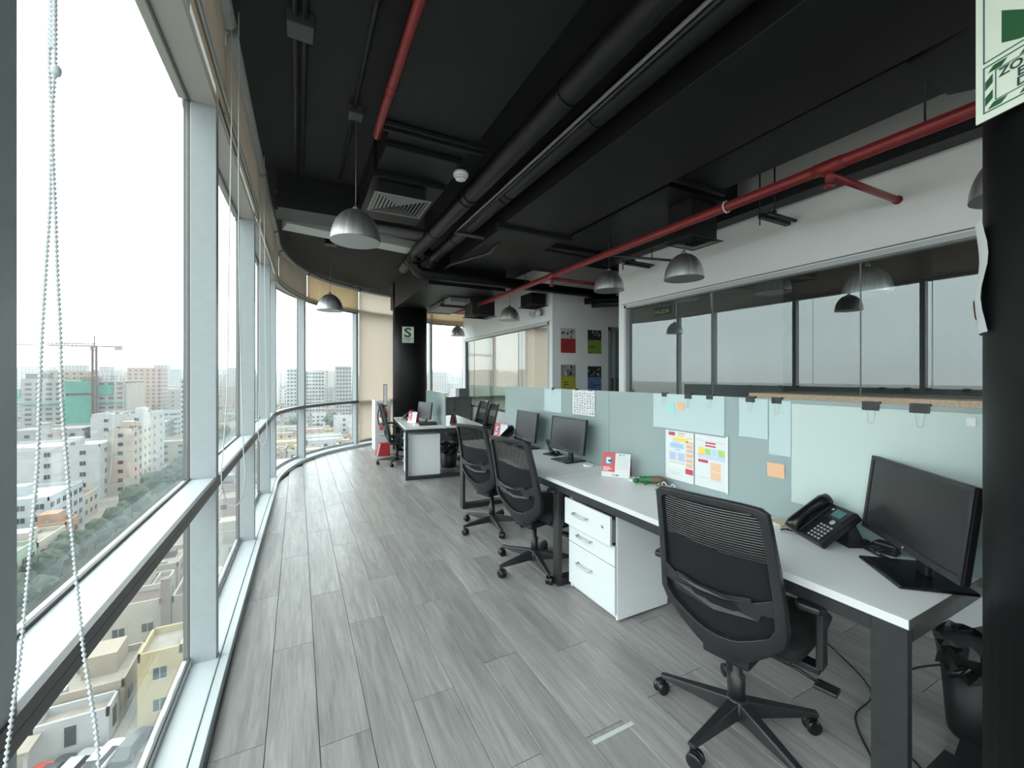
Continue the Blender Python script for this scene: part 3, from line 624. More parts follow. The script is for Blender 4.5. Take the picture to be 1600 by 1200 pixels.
# ================================================================ office chairs
def loop_pts(o):  # half outline (x>=0) from top centre down to chin, local back coordinates
    return o
def chair():
    t = thing('office_chair','proto','chair',(0,0,0),0,'black mesh office chairs')
    # ---- back frame
    outer = [(.0,1.015),(.12,1.012),(.185,1.004),(.207,.985),(.212,.93),(.222,.80),(.232,.66),(.236,.56),(.222,.50),(.165,.435),(.10,.38),(.055,.352),(0,.345)]
    inner = [(.0,.985),(.11,.982),(.165,.976),(.180,.962),(.184,.92),(.192,.80),(.199,.66),(.202,.57),(.178,.525),(.13,.495),(.09,.472),(.05,.455),(0,.45)]
    def yb(x,z,off=0):  # curved, leaning back
        lean = -.22-.16*max(0,(z-.62))-.35*max(0,(z-.62))**2*.4 + .45*max(0,.60-z)
        return lean+.9*x*x+off
    full_o = outer+[(-x,z) for x,z in outer[-2:0:-1]]; full_i = inner+[(-x,z) for x,z in inner[-2:0:-1]]
    n = len(full_o); vs = []
    for off, lst in ((-.016,full_o),(-.016,full_i),(.016,full_o),(.016,full_i)):
        for x,z in lst: vs.append((x, yb(x,z,off-(.012 if z<.6 and off<0 else 0)), z))
    fs = []
    for i in range(n):
        j = (i+1)%n
        fs += [(i,j,n+j,n+i),(2*n+j,2*n+i,3*n+i,3*n+j),(i,2*n+i,2*n+j,j),(n+j,3*n+j,3*n+i,n+i)]
    MB().add(vs,fs,True).build('back_frame','plastic_dark',t,bevel=.004)
    # ---- mesh: taut horizontal cords
    mb = MB(); z = .46; zi = sorted([(zz,xx) for xx,zz in inner[1:-1]])
    def xin(z):
        for (z0,x0),(z1,x1) in zip(zi,zi[1:]):
            if z0 <= z <= z1: return x0+(x1-x0)*(z-z0)/(z1-z0)
        return zi[0][1] if z < zi[0][0] else zi[-1][1]
    k = 0
    while z < .98:
        w = xin(z)+.006; p = [(-w+2*w*i/6) for i in range(7)]; hh = .0034 if z > .80 else .0040
        v = []
        for x in p: v += [(x,yb(x,z,-.004)+.006,z-hh),(x,yb(x,z,-.004)+.006,z+hh),(x,yb(x,z,-.004)+.009,z+hh),(x,yb(x,z,-.004)+.009,z-hh)]
        f = [(i*4+a,i*4+(a+1)%4,(i+1)*4+(a+1)%4,(i+1)*4+a) for i in range(6) for a in range(4)]
        mb.add(v,f); z += .0098 if z > .80 else .0092
    tag(mb.build('back_mesh','mesh_black',t), kind='stuff')
    # ---- lumbar pad
    lo = [(-.199,.675),(-.15,.652),(-.06,.637),(.06,.637),(.15,.652),(.199,.675),(.204,.61),(.165,.61),(.155,.582),(0,.565),(-.155,.582),(-.165,.61),(-.204,.61)]
    vs = [(x,yb(x,z)-.014,z) for x,z in lo]+[(x,yb(x,z)-.004,z) for x,z in lo]; q = len(lo)
    MB().add(vs,[tuple(range(q)),tuple(range(2*q-1,q-1,-1))]+[(i,(i+1)%q,(i+1)%q+q,i+q) for i in range(q)]).build('lumbar_support','plastic_dark',t,bevel=.002)
    vs = [(x,yb(x,z)-o,z) for o in (.024,.010) for x,z in [(-.14,.668),(-.05,.652),(.05,.652),(.14,.668),(.14,.648),(.05,.632),(-.05,.632),(-.14,.648)]]
    MB().add(vs,[tuple(range(8)),tuple(range(15,7,-1))]+[(i,(i+1)%8,(i+1)%8+8,i+8) for i in range(8)]).build('lumbar_lip','plastic_dark',t,bevel=.003)
    # ---- seat cushion
    mb = MB(); nx, ny = 10, 10; top = []; bot = []
    def sx(u,v): return .245*math.copysign(abs(u)**.85,u)*(1-.05*v*v)
    for j in range(ny+1):
        for i in range(nx+1):
            u = -1+2*i/nx; v = -1+2*j/ny; e = max(abs(u),abs(v)); zz = .48-.035*e**5-.03*max(0,v)**4+.006*abs(u)
            rr = 1-.05*(abs(u)*abs(v))**3
            top.append((.245*u*rr,.235*v*rr+.165,zz)); bot.append((.235*u*rr,.225*v*rr+.165,.395))
    N = (nx+1)*(ny+1); fs = []
    for j in range(ny):
        for i in range(nx):
            a = j*(nx+1)+i; fs += [(a,a+1,a+nx+2,a+nx+1),(N+a,N+a+nx+1,N+a+nx+2,N+a+1)]
    rim = [i for i in range(nx)]+[j*(nx+1)+nx for j in range(ny)]+[ny*(nx+1)+i for i in range(nx,0,-1)]+[j*(nx+1) for j in range(ny,0,-1)]
    for a,b_ in zip(rim,rim[1:]+rim[:1]): fs.append((a,b_,N+b_,N+a))
    MB().add(top+bot,fs,True).build('seat','fabric_black',t,bevel=.01)
    MB().box(-.2,.2,-.04,.36,.375,.396).build('seat_pan','plastic_black',t,bevel=.006)
    MB().box(-.09,.09,-.12,.14,.325,.376).build('mechanism','plastic_black',t,bevel=.01)
    mb = MB(); mb.add([(-.05,-.11,.35),(.05,-.11,.35),(.05,-.08,.325),(-.05,-.08,.325),(-.05,-.10,.39),(.05,-.10,.39),(.05,-.02,.372),(-.05,-.02,.372)],[(0,1,2,3),(7,6,5,4),(0,4,5,1),(1,5,6,2),(2,6,7,3),(3,7,4,0)]); mb.build('back_bracket','plastic_dark',t,bevel=.006)
    lv = MB().tube([(.08,.02,.35),(.20,.03,.34),(.27,.03,.325)],.006,8); lv.build('lever','plastic_black',t); MB().box(.26,.33,.005,.06,.31,.325).build('lever_paddle','plastic_dark',t,bevel=.004)
    # ---- arms
    for sgn in (-1,1):
        x = sgn*.275
        MB().box(x-.012,x+.012,.02,.08,.375,.635).build('arm_post','plastic_dark',t,bevel=.005)
        MB().box(min(x,sgn*.16),max(x,sgn*.16),.02,.08,.355,.38).build('arm_bracket','plastic_black',t,bevel=.004)
        MB().prism([(x-.045,-.09),(x-.035,-.115),(x+.035,-.115),(x+.045,-.09),(x+.04,.12),(x+.025,.15),(x-.025,.15),(x-.04,.12)],.635,.66).build('arm_pad','plastic_black',t,bevel=.008)
    # ---- column and five-star base
    MB().lathe([(.028,.10),(.028,.22),(.018,.225),(.018,.34)],16).build('gas_column','plastic_black',t); MB().lathe([(.045,.055),(.05,.09),(.04,.125),(.03,.13)],20).build('hub','plastic_dark',t)
    for k in range(5):
        a = R(90+72*k+29); M = Matrix.Rotation(a,4,'Z')
        v = [(.03,-.03,.065),(.03,.03,.065),(.315,.016,.068),(.315,-.016,.068),(.03,-.022,.125),(.03,.022,.125),(.20,.015,.10),(.315,.012,.083),(.315,-.012,.083),(.20,-.015,.10)]
        v[0] = (.03,-.03,.06)
        leg = MB().add(v,[(3,2,1,0),(4,5,6,9),(9,6,7,8),(0,4,9,8,3),(1,2,7,6,5),(2,3,8,7),(0,1,5,4)],M=M).build('base_leg','plastic_dark',t,bevel=.004)
        cm = M @ Matrix.Translation((.305,0,0)) @ Matrix.Rotation(.7*k+.4,4,'Z')
        cw = MB()
        for s_ in (-1,1): cw.lathe([(.012,-.008),(.027,-.008),(.029,-.004),(.029,.004),(.027,.008),(.012,.008)],16,cm @ Matrix.Translation((.012,s_*.015,.029)) @ Matrix.Rotation(R(90),4,'X'))
        cw.build('caster','gloss_black',leg)
        hd = MB()
        hd.lathe([(.031,-.022),(.033,-.012),(.033,.012),(.031,.022)],16,cm @ Matrix.Translation((.012,0,.031)) @ Matrix.Rotation(R(90),4,'X') @ Matrix.Diagonal((.8,.8,.35,1)))
        hd.rod(tuple(cm @ Vector((-.002,0,.05))),tuple(cm @ Vector((-.002,0,.075))),.008,8); hd.build('caster_hood','plastic_black',leg)
    return t
C0 = chair()
def place(x,y,face,label,first=False):
    c = C0 if first else copy_tree(C0)
    c.location = (x,y,0); c.rotation_euler.z = R(face-90); c['label'] = label; return c
place(1.615,1.10,12,'black mesh office chair closest to the camera, pulled up to the near desk end',True)
place(1.61,2.75,14,'black mesh office chair just left of the drawer pedestal')
place(1.66,3.64,17,'black mesh office chair at the far end of the main desk')
place(1.47,7.05,-3,'black mesh office chair on the window side of the far double desk')
place(2.75,6.95,178,'left of two mesh chairs behind the far double desk')
place(2.62,6.25,174,'right of two mesh chairs behind the far double desk')

# ================================================================ desk phones
def phone():
    """local: user side -X, base at origin"""
    t = thing('desk_phone','proto','phone',(0,0,0),0,'black desk phones')
    M = Matrix.Translation((-.095,0,.012)) @ Matrix.Rotation(R(-38),4,'Y')
    MB().box(0,.20,-.095,.095,-.014,.022,M).build('body','plastic_black',t,bevel=.006)
    MB().box(.125,.192,-.085,.015,.021,.026,M).build('display_panel','plastic_dark',t,bevel=.002); MB().box(.138,.178,-.065,-.01,.026,.0275,M).build('display','lcd',t)
    MB().box(.166,.174,.0,.012,.0265,.0275,M).build('badge','key',t)
    kp = MB()
    for i in range(5):
        for j in range(4): kp.box(.014+i*.0165,.022+i*.0165,-.078+j*.0195,-.068+j*.0195,.022,.0245,M)
    tag(kp.build('keypad','key',t),kind='stuff')
    MB().lathe([(.012,.022),(.012,.025),(.008,.025)],12,M @ Matrix.Translation((.112,-.05,0))).build('dial_ring','key',t)
    MB().box(.01,.19,.035,.09,.02,.026,M).build('cradle','plastic_dark',t,bevel=.003)
    hs = []
    for k in range(9):
        u = k/8; hs.append(tuple(M @ Vector((-.010+.215*u,.063,.036+.016*math.sin(math.pi*u)))))
    mb = MB().tube(hs,[.026,.030,.026,.0225,.0215,.0225,.026,.030,.026],12)
    mb.build('handset','gloss_black',t)
    MB().add([(.03,-.07,0),(.03,.07,0),(.11,.07,0),(.11,-.07,0),(.03,-.07,.10),(.03,.07,.10),(.055,.07,.10),(.055,-.07,.10)],[(0,3,2,1),(4,5,6,7),(0,1,5,4),(1,2,6,5),(2,3,7,6),(3,0,4,7)]).build('stand','plastic_black',t)
    p = Vector(hs[0]); pts = [tuple(p+Vector((-.005,.0,-.005))),tuple(p+Vector((-.03,.01,-.01)))]
    pts += [(p.x-.01+.02*k,p.y+.05+.012*math.sin(k*2),.008) for k in range(8)]
    MB().tube(spline(pts,4),.004,6).build('handset_cord','cable',t)
    return t
p1 = phone(); p1.location = (2.045,.972,.735); p1.rotation_euler.z = R(-29); p1['label'] = 'black desk phone with small blue display beside the large near monitor'
p2 = copy_tree(p1, label='black desk phone behind the mesh chairs at the far end of the main desk'); p2.location = (2.03,3.92,.735); p2.rotation_euler.z = R(8)
p3 = copy_tree(p1, label='black desk phone on the far double desk against the round column'); p3.location = on_fd(.22,.95); p3.rotation_euler.z = R(-10)
rnd = random.Random(3)
mb = MB()
for k in range(3):
    c = Vector((2.10,.84,.745)); pts = [(2.10,.90,.80),(2.10,.88,.75)]+[(c.x+.035*math.cos(a+k)*(1+.2*k),c.y+.04*math.sin(a+k)-.012*k,.743+.022*abs(math.sin(a*1.3+k))) for a in [i*.9 for i in range(9)]]
    mb.tube(spline(pts,5),.0032,6)
mb.tube(spline([(2.10,.90,.82),(2.09,.88,.75),(2.06,.83,.742),(2.03,.77,.741),(2.015,.74,.741),(2.03,.735,.742),(2.06,.80,.742)],6),.0035,6)
t = solo(mb,'cable_tangle','cable','tangle of thin black cables between the near phone and the large monitor','cable')
mb = MB().cbox((2.115,.80,.757),(.05,.075,.044)); solo(mb,'power_adapter','plastic_black','black power adapter block among the cables by the near phone','adapter',bevel=.006)

# ================================================================ desk calendars
def calendar(x,y,rz,label):
    t = thing('desk_calendar',label,'calendar',(x,y,.735),rz,'standing desk calendars'); w,h,d = .20,.165,.075
    def sheet(x0,x1,th=.002): return [(x0,-w/2,0),(x0,w/2,0),(x1,w/2,h),(x1,-w/2,h)]
    a = sheet(-d/2,-.003); mb = MB().add(a+[(p[0]+.002,p[1],p[2]) for p in a],[(0,1,2,3),(7,6,5,4),(0,4,5,1),(1,5,6,2),(2,6,7,3),(3,7,4,0)]); mb.build('front_page','paper',t)
    b = sheet(d/2,.003); MB().add(b+[(p[0]-.002,p[1],p[2]) for p in b],[(0,1,2,3),(7,6,5,4),(0,4,5,1),(1,5,6,2),(2,6,7,3),(3,7,4,0)]).build('back_page','red',t)
    MB().add([(-d/2+.002,-w/2+.001,.001),(d/2-.002,-w/2+.001,.001),(.003,-w/2+.001,h-.002),(-.003,-w/2+.001,h-.002)],[(0,1,2,3)]).build('side_flap','red',t)
    def pr(u0,v0,u1,v1,m,nm='print',e=.0007):  # u from left(+Y) to right(-Y)
        def q(u,v): return (-d/2+(d/2-.003)*v-e, w/2-u*w, v*h)
        MB().add([q(u0,v0),q(u1,v0),q(u1,v1),q(u0,v1)],[(0,1,2,3)]).build(nm,m,t)
    pr(0,.20,.47,1,'red_print','red_panel')
    M = Matrix.Translation((-d/2-.0012,0,0)) @ Matrix.Rotation(math.atan2(d/2-.003,h),4,'Y')
    c = MB(); c.lathe([(.032,0),(.032,.0006)],24,Matrix.Translation((-d/2+(d/2-.003)*.66-.0016, w/2-.24*w, .66*h)) @ Matrix.Rotation(R(-90+12.5),4,'Y')); c.build('round_picture','p_blue',t)
    pr(.16,.55,.30,.80,'paper','print',.0030); pr(.22,.62,.36,.70,'p_dark','print',.0033)
    pr(.05,.30,.36,.335,'paper','print',.0012); pr(.05,.37,.30,.40,'paper','print',.0012); pr(.05,.24,.25,.265,'paper','print',.0012)
    pr(.60,.90,.68,.93,'ink','print',.0012); pr(.74,.90,.80,.93,'ink','print',.0012)
    g = MB()
    for r_ in range(6):
        for c_ in range(7):
            u = .53+c_*.06; v = .80-r_*.09
            def q(u,v): return (-d/2+(d/2-.003)*v-.0012, w/2-u*w, v*h)
            g.add([q(u,v),q(u+.025,v),q(u+.025,v+.03),q(u,v+.03)],[(0,1,2,3)])
    tag(g.build('date_grid','grey_ink',t),kind='stuff'); pr(.38,.06,.46,.10,'red_print','print',.0012); pr(.50,.06,.62,.10,'ink','print',.0012)
    sp_ = MB()
    for k in range(12): 
        yy = -w/2+.016+k*(w-.032)/11; sp_.tube([(.007*math.cos(a),yy,h-.003+.007*math.sin(a)) for a in [i*math.pi/4 for i in range(9)]],.0012,5)
    tag(sp_.build('wire_binding','metal_grey',t),kind='stuff')
    return t
calendar(2.035,2.31,R(35),'red and white standing desk calendar between monitor and green toy')
calendar(2.10,4.335,R(20),'red and white standing desk calendar at the far end of the main desk')
calendar(*on_fd(.20,.66)[:2],R(25),'standing desk calendar behind the monitor on the far double desk')
calendar(*on_fd(.74,.25)[:2],R(175),'standing desk calendar with red back right of the far glass divider')

# ================================================================ things on the main desk
def disc(x,y,r,h,label): solo(MB().lathe([(r*.95,0),(r,.003),(r,h-.003),(r*.93,h)],24,Matrix.Translation((x,y,.735))),'round_eraser','white_plastic',label,'eraser','small round erasers')
disc(2.07,2.68,.042,.012,'round white eraser beside the second monitor base'); disc(2.055,2.16,.040,.012,'round white eraser at the foot of the red calendar')
t = thing('toy_lizard','green and brown toy lizard lying by the partition','toy',(2.09,2.03,.735)); 
mb = MB(); mb.tube(spline([(-.06,.055,.022),(-.03,.03,.026),(0,.0,.028)],5),[.012]+[.018]*4+[.023]*4+[.025]*2,10); mb.sphere((-.075,.065,.018),.02,12,8,(1.3,1,.8)); mb.build('front_half','toy_green',t)
mb = MB().tube(spline([(0,0,.028),(.015,-.04,.034),(.02,-.075,.036),(.0,-.10,.03)],5),[.025]*4+[.026]*4+[.024]*4+[.02]*4,10); mb.build('rear_half','toy_brown',t)
mb = MB()
for k in range(7): mb.sphere((-.05+.012*k,.048-.011*k,.045),.006,8,5)
mb.build('back_spines','toy_green',t)
mb = MB()
for dx,dy in ((-.05,.005),(-.02,.06),(.045,-.04),(-.01,-.075)): mb.tube([(0+dx*.4,dy*.6,.02),(dx,dy,.008),(dx-.012,dy+.004,.005)],.007,7)
mb.build('foot','toy_green',t)
t = thing('eyeglasses','folded white-framed eyeglasses with black temple by the papers','glasses',(2.06,1.86,.735))
mb = MB()
for y in (-.035,.035): mb.tube([(.022*math.cos(a)*.6,y+.03*math.cos(a),.024+.022*math.sin(a)) for a in [k*math.pi/6 for k in range(13)]],.003,6)
mb.rod((0,-.006,.03),(0,.006,.03),.003,6); mb.build('rim','white_plastic',t); MB().tube([(0,-.066,.03),(-.02,-.07,.034),(-.06,-.04,.03),(-.075,.04,.008)],.003,6).build('temple','plastic_black',t); MB().tube([(0,.066,.03),(-.02,.07,.03),(-.05,.02,.02),(-.06,-.05,.008)],.003,6).build('temple','white_plastic',t)
M = Matrix.Translation((2.095,1.19,.735)) @ Matrix.Rotation(R(-20),4,'Z'); solo(MB().box(-.055,.055,-.045,.045,0,.012,M),'wood_board','beige_board','small beige board lying against the partition','board',bevel=.001)
t = thing('hole_punch','black hole punch with raised arm between two monitors','hole punch',(2.07,3.20,.735),R(15))
MB().box(-.06,.05,-.07,.07,0,.012).build('tray','plastic_black',t,bevel=.003); MB().box(.0,.04,-.05,.05,.012,.03).build('body','plastic_dark',t,bevel=.004)
MB().box(-.006,.006,-.02,.02,0,.115,Matrix.Translation((0.01,.03,.025)) @ Matrix.Rotation(R(-25),4,'X')).build('lever','plastic_black',t,bevel=.003)
for y in (-.03,.03): MB().lathe([(.018,.0),(.02,.02),(.012,.03)],14,Matrix.Translation((-.01,y-.03,.012))).build('punch_head','gloss_black',t)
t = thing('wall_socket','small dark socket with cord on the white wall past the desk end','socket',(3.64,7.0,.62)); B(3.63,3.65,6.96,7.04,.58,.66).build('plate','ink',t,world=True,bevel=.003); MB().tube(spline([(3.62,7.0,.61),(3.58,6.9,.5),(3.5,6.7,.36),(3.3,6.4,.26)],6),.006,6).build('cord','metal_grey',t,world=True)

# ================================================================ papers and clips on the partition
PX = DXP-.007
def sheet(name,label,cat,ya,yb,z0,z1,m='paper_cyan',x=PX-.001,tilt=0,th=.0006,group=None,ya2=None,yb2=None):
    """ya = left edge (far), yb = right edge (near), in the partition plane"""
    t = thing(name,label,cat,(x,(ya+yb)/2,z0),0,group)
    a = [(0,(ya-yb)/2,0),(0,-(ya-yb)/2,0),(0,-(ya-yb)/2,z1-z0),(0,(ya-yb)/2,z1-z0)]
    Mx = Matrix.Rotation(R(tilt),4,'X')
    a = [Mx @ Vector(p) for p in a]; mb = MB().add([tuple(p) for p in a]+[(p.x-th,p.y,p.z) for p in a],[(3,2,1,0),(4,5,6,7),(0,1,5,4),(1,2,6,5),(2,3,7,6),(3,0,4,7)])
    mb.build('sheet',m,t); t['w'] = ya-yb; t['h'] = z1-z0; return t
def prints(t, rects, e=.0012):
    w, h = t['w'], t['h']; by = {}
    for u0,v0,u1,v1,m in rects: by.setdefault(m,MB()).add([(-e,w/2-u0*w,v0*h),(-e,w/2-u1*w,v0*h),(-e,w/2-u1*w,v1*h),(-e,w/2-u0*w,v1*h)],[(0,1,2,3)])
    for m,mb in by.items(): mb.build('print',m,t)
def clip(y,label,w=.032,z=1.335):
    t = thing('binder_clip',label,'clip',(DXP,y,z-.014),0,'black binder clips on the partition edge')
    mb = MB(); h = w*.55; d = .011
    mb.add([(-d,-w/2,-h+.018),(-d,w/2,-h+.018),(d,w/2,-h+.018),(d,-w/2,-h+.018),(-.010,-w/2,.022),(-.010,w/2,.022),(.010,w/2,.022),(.010,-w/2,.022)],[(4,5,6,7),(0,1,5,4),(1,2,6,5),(2,3,7,6),(3,0,4,7)]); mb.build('spring_body','plastic_black',t)
    MB().tube(spline([(-.012,w*.28,-h+.02),(-.013,w*.16,-h-.01),(-.014,w*.20,-h-.028),(-.014,0,-h-.036),(-.014,-w*.20,-h-.028),(-.013,-w*.16,-h-.01),(-.012,-w*.28,-h+.02)],4),.0009,5).build('wire_handle','chrome',t)
sheet('large_sheet','large pale green gridded sheet behind the near monitor and phone','paper',1.19,.50,.832,1.315,'sheet_green')
t = bpy.data.objects['large_sheet']; g = MB(); w,h = t['w'],t['h']
for k in range(1,12): g.add([(-.0009,w/2-k*w/12-.0006,.02),(-.0009,w/2-k*w/12+.0006,.02),(-.0009,w/2-k*w/12+.0006,h-.02),(-.0009,w/2-k*w/12-.0006,h-.02)],[(0,1,2,3)])
for k in range(1,9): g.add([(-.0009,-w/2+.02,k*h/9-.0006),(-.0009,w/2-.02,k*h/9-.0006),(-.0009,w/2-.02,k*h/9+.0006),(-.0009,-w/2+.02,k*h/9+.0006)],[(0,1,2,3)])
mat('faint_line',(.50,.63,.60),.6); g.build('grid_lines','faint_line',t)
B(-.003,0,-.012,.012,0,.03).build('tape','white_plastic',t).location = (0,-.27,h-.045)
sheet('paper_sheet','pale blank sheet under one clip, left of the large gridded sheet','paper',1.464,1.306,1.122,1.33)
sheet('paper_sheet','longer pale sheet touching the left edge of the gridded sheet','paper',1.300,1.193,1.05,1.327)
sheet('wide_sheet','wide pale sheet hung by three clips with two small notes on it','paper',2.085,1.552,1.108,1.335)
sheet('paper_sheet','pale blank sheet above the second monitor, left of the printed sheet','paper',3.50,3.20,1.11,1.33)
sheet('sticky_note','teal sticky note on the wide clipped sheet','sticky note',1.965,1.90,1.20,1.275,'teal_note',PX-.003,-6)
sheet('sticky_note','small orange sticky note on the wide clipped sheet','sticky note',1.885,1.832,1.238,1.286,'orange_note',PX-.003,8)
sheet('sticky_note','orange sticky note alone on the bare frosted glass','sticky note',1.308,1.222,.936,1.008,'orange_note',PX-.002,-2)
t = sheet('flow_chart','left printed page with coloured flow chart taped on the partition','paper',1.975,1.756,.786,1.10,'paper',PX-.004)
prints(t,[(.12,.90,.35,.97,'f_red'),(.45,.955,.72,.965,'f_red'),(.75,.86,.95,.885,'f_yellow'),(.45,.89,.66,.93,'f_yellow'),(.28,.80,.80,.86,'f_yellow'),(.26,.76,.52,.785,'f_blue'),(.16,.65,.68,.75,'f_blue'),(.34,.60,.54,.64,'f_blue'),
 (.14,.40,.40,.57,'f_lilac'),(.44,.40,.70,.57,'f_lilac'),(.74,.77,.98,.82,'f_orange'),(.74,.68,.98,.755,'f_orange'),(.74,.60,.98,.665,'f_orange'),(.74,.50,.98,.58,'f_orange'),(.74,.40,.98,.48,'f_orange'),(.74,.30,.98,.385,'f_orange'),(.72,.17,.98,.275,'f_red'),
 (.15,.35,.70,.362,'f_green'),(.15,.25,.42,.33,'f_pale'),(.46,.25,.70,.33,'f_pale'),(.1,.15,.5,.155,'grey_ink'),(.2,.12,.6,.125,'grey_ink'),(.12,.985,.3,.99,'grey_ink')])
ln = MB()
for u0,v0,u1,n_ in ((.17,.42,.37,5),(.47,.42,.67,5),(.77,.32,.95,2),(.77,.42,.95,2),(.77,.52,.95,2),(.77,.62,.95,2),(.77,.70,.95,2),(.2,.67,.62,3)):
    for k in range(n_): 
        v = v0+k*.028; w,h = t['w'],t['h']; ln.add([(-.002,w/2-u0*w,v*h),(-.002,w/2-u1*w,v*h),(-.002,w/2-u1*w,(v+.008)*h),(-.002,w/2-u0*w,(v+.008)*h)],[(0,1,2,3)])
ln.build('print','grey_ink',t)
t = sheet('flow_chart','right printed page in a clear sleeve with colour blocks on the partition','paper',1.748,1.539,.789,1.10,'paper',PX-.004)
prints(t,[(.35,.84,.68,.87,'f_red'),(.35,.785,.68,.815,'f_red'),(.12,.62,.32,.76,'f_yellow'),(.34,.63,.52,.75,'f_green'),(.54,.63,.72,.76,'f_blue'),(.75,.63,.96,.76,'f_green'),(.10,.55,.96,.625,'f_lilac'),(.12,.47,.44,.525,'f_red'),(.52,.34,.84,.50,'f_orange'),(.52,.18,.84,.325,'f_orange'),(.1,.885,.96,.89,'grey_ink'),(.05,.905,.2,.91,'grey_ink'),(.08,.18,.45,.185,'grey_ink'),(.46,.155,.9,.16,'grey_ink')])
B(-.001,.001,-.006,.006,-.005,.32).build('sleeve_edge','white_plastic',t).location = (-.001,-t['w']/2-.006,0)
t = sheet('printed_sheet','white sheet of printed symbols clipped above the second monitor','paper',3.02,2.712,1.12,1.328,'paper',PX-.004)
g = MB(); w,h = t['w'],t['h']; rr = random.Random(5)
for i in range(8):
    for j in range(9):
        u = .08+i*.115; v = .05+j*.10
        for k in range(3):
            a_,b_ = u+rr.random()*.05, v+rr.random()*.05; q = .012+rr.random()*.03; q2 = .01+rr.random()*.03
            g.add([(-.0012,w/2-a_*w,b_*h),(-.0012,w/2-(a_+q)*w,b_*h),(-.0012,w/2-(a_+q)*w,(b_+q2)*h),(-.0012,w/2-a_*w,(b_+q2)*h)],[(0,1,2,3)])
tag(g.build('symbol_rows','ink',t),kind='stuff')
for y,w,lab in ((.872,.060,'left clip on the large gridded sheet'),(.716,.060,'right clip on the large gridded sheet'),(1.40,.050,'clip holding the blank sheet left of the gridded one'),(1.262,.050,'clip holding the longer pale sheet beside the gridded one'),
  (1.99,.042,'leftmost of three clips on the wide sheet'),(1.80,.052,'middle of three clips on the wide sheet'),(1.648,.045,'rightmost of three clips on the wide sheet'),(2.97,.036,'left clip on the sheet of printed symbols'),(2.775,.036,'right clip on the sheet of printed symbols'),(3.345,.034,'clip on the pale sheet above the far monitors')): clip(y,'black binder '+lab,w)

# ================================================================ posters on the grey wall
def poster(x0,x1,z0,z1,mcol,mpic,label,seed,lines):
    t = thing('poster',label,'poster',((x0+x1)/2,5.655,z0),0,'four posters on the corridor wall'); w = x1-x0; h = z1-z0; rr = random.Random(seed)
    MB().box(-w/2,w/2,-.002,.002,0,h).build('board',mcol,t)
    def r_(u0,v0,u1,v1,m,e): return MB().add([(-w/2+u0*w,-.002-e,v0*h),(-w/2+u1*w,-.002-e,v0*h),(-w/2+u1*w,-.002-e,v1*h),(-w/2+u0*w,-.002-e,v1*h)],[(0,1,2,3)]).build('print',m,t)
    r_(0,.58,1,1,mpic,.0006)
    g = MB(); g2 = MB()
    for k in range(16):
        u = rr.random()*.85; v = .60+rr.random()*.3; a = .03+rr.random()*.12; b_ = .03+rr.random()*.12
        (g if k%2 else g2).add([(-w/2+u*w,-.003,v*h),(-w/2+min(1,u+a)*w,-.0031,v*h),(-w/2+min(1,u+a*.8)*w,-.0031,min(1,v+b_)*h),(-w/2+(u+a*.2)*w,-.003,min(1,v+b_)*h)],[(0,1,2,3)])
    g.build('print','p_dark',t); g2.build('print','p_pale' if mpic != 'p_yellow' else 'p_yellow',t)
    g = MB(); g.lathe([(.008,0),(.008,.0005)],12,Matrix.Translation((-w/2+.09*w,-.0026,.53*h)) @ Matrix.Rotation(R(90),4,'X'))
    for u0,v0,u1 in lines: g.add([(-w/2+u0*w,-.003,v0*h),(-w/2+u1*w,-.003,v0*h),(-w/2+u1*w,-.003,(v0+.03)*h),(-w/2+u0*w,-.003,(v0+.03)*h)],[(0,1,2,3)])
    g.build('print','p_dark',t)
poster(3.81,4.10,1.835,2.24,'p_red','p_pale','red poster with a crowd photo, upper left of four',1,[(.12,.34,.55),(.12,.27,.42),(.12,.20,.30)])
poster(4.352,4.64,1.835,2.235,'p_green','p_dark','green poster with a dark group photo, upper right of four',2,[(.1,.30,.6),(.1,.22,.42),(.06,.02,.3)])
poster(3.81,4.10,1.18,1.64,'p_yellow','p_grey','yellow poster with a pale photo, lower left of four',3,[(.12,.36,.5),(.16,.28,.55),(.2,.20,.28),(.2,.12,.7)])
poster(4.352,4.64,1.18,1.62,'p_blue','p_dark','blue poster with a dark stage photo, lower right of four',4,[(.1,.34,.42),(.1,.26,.92),(.1,.18,.62)])

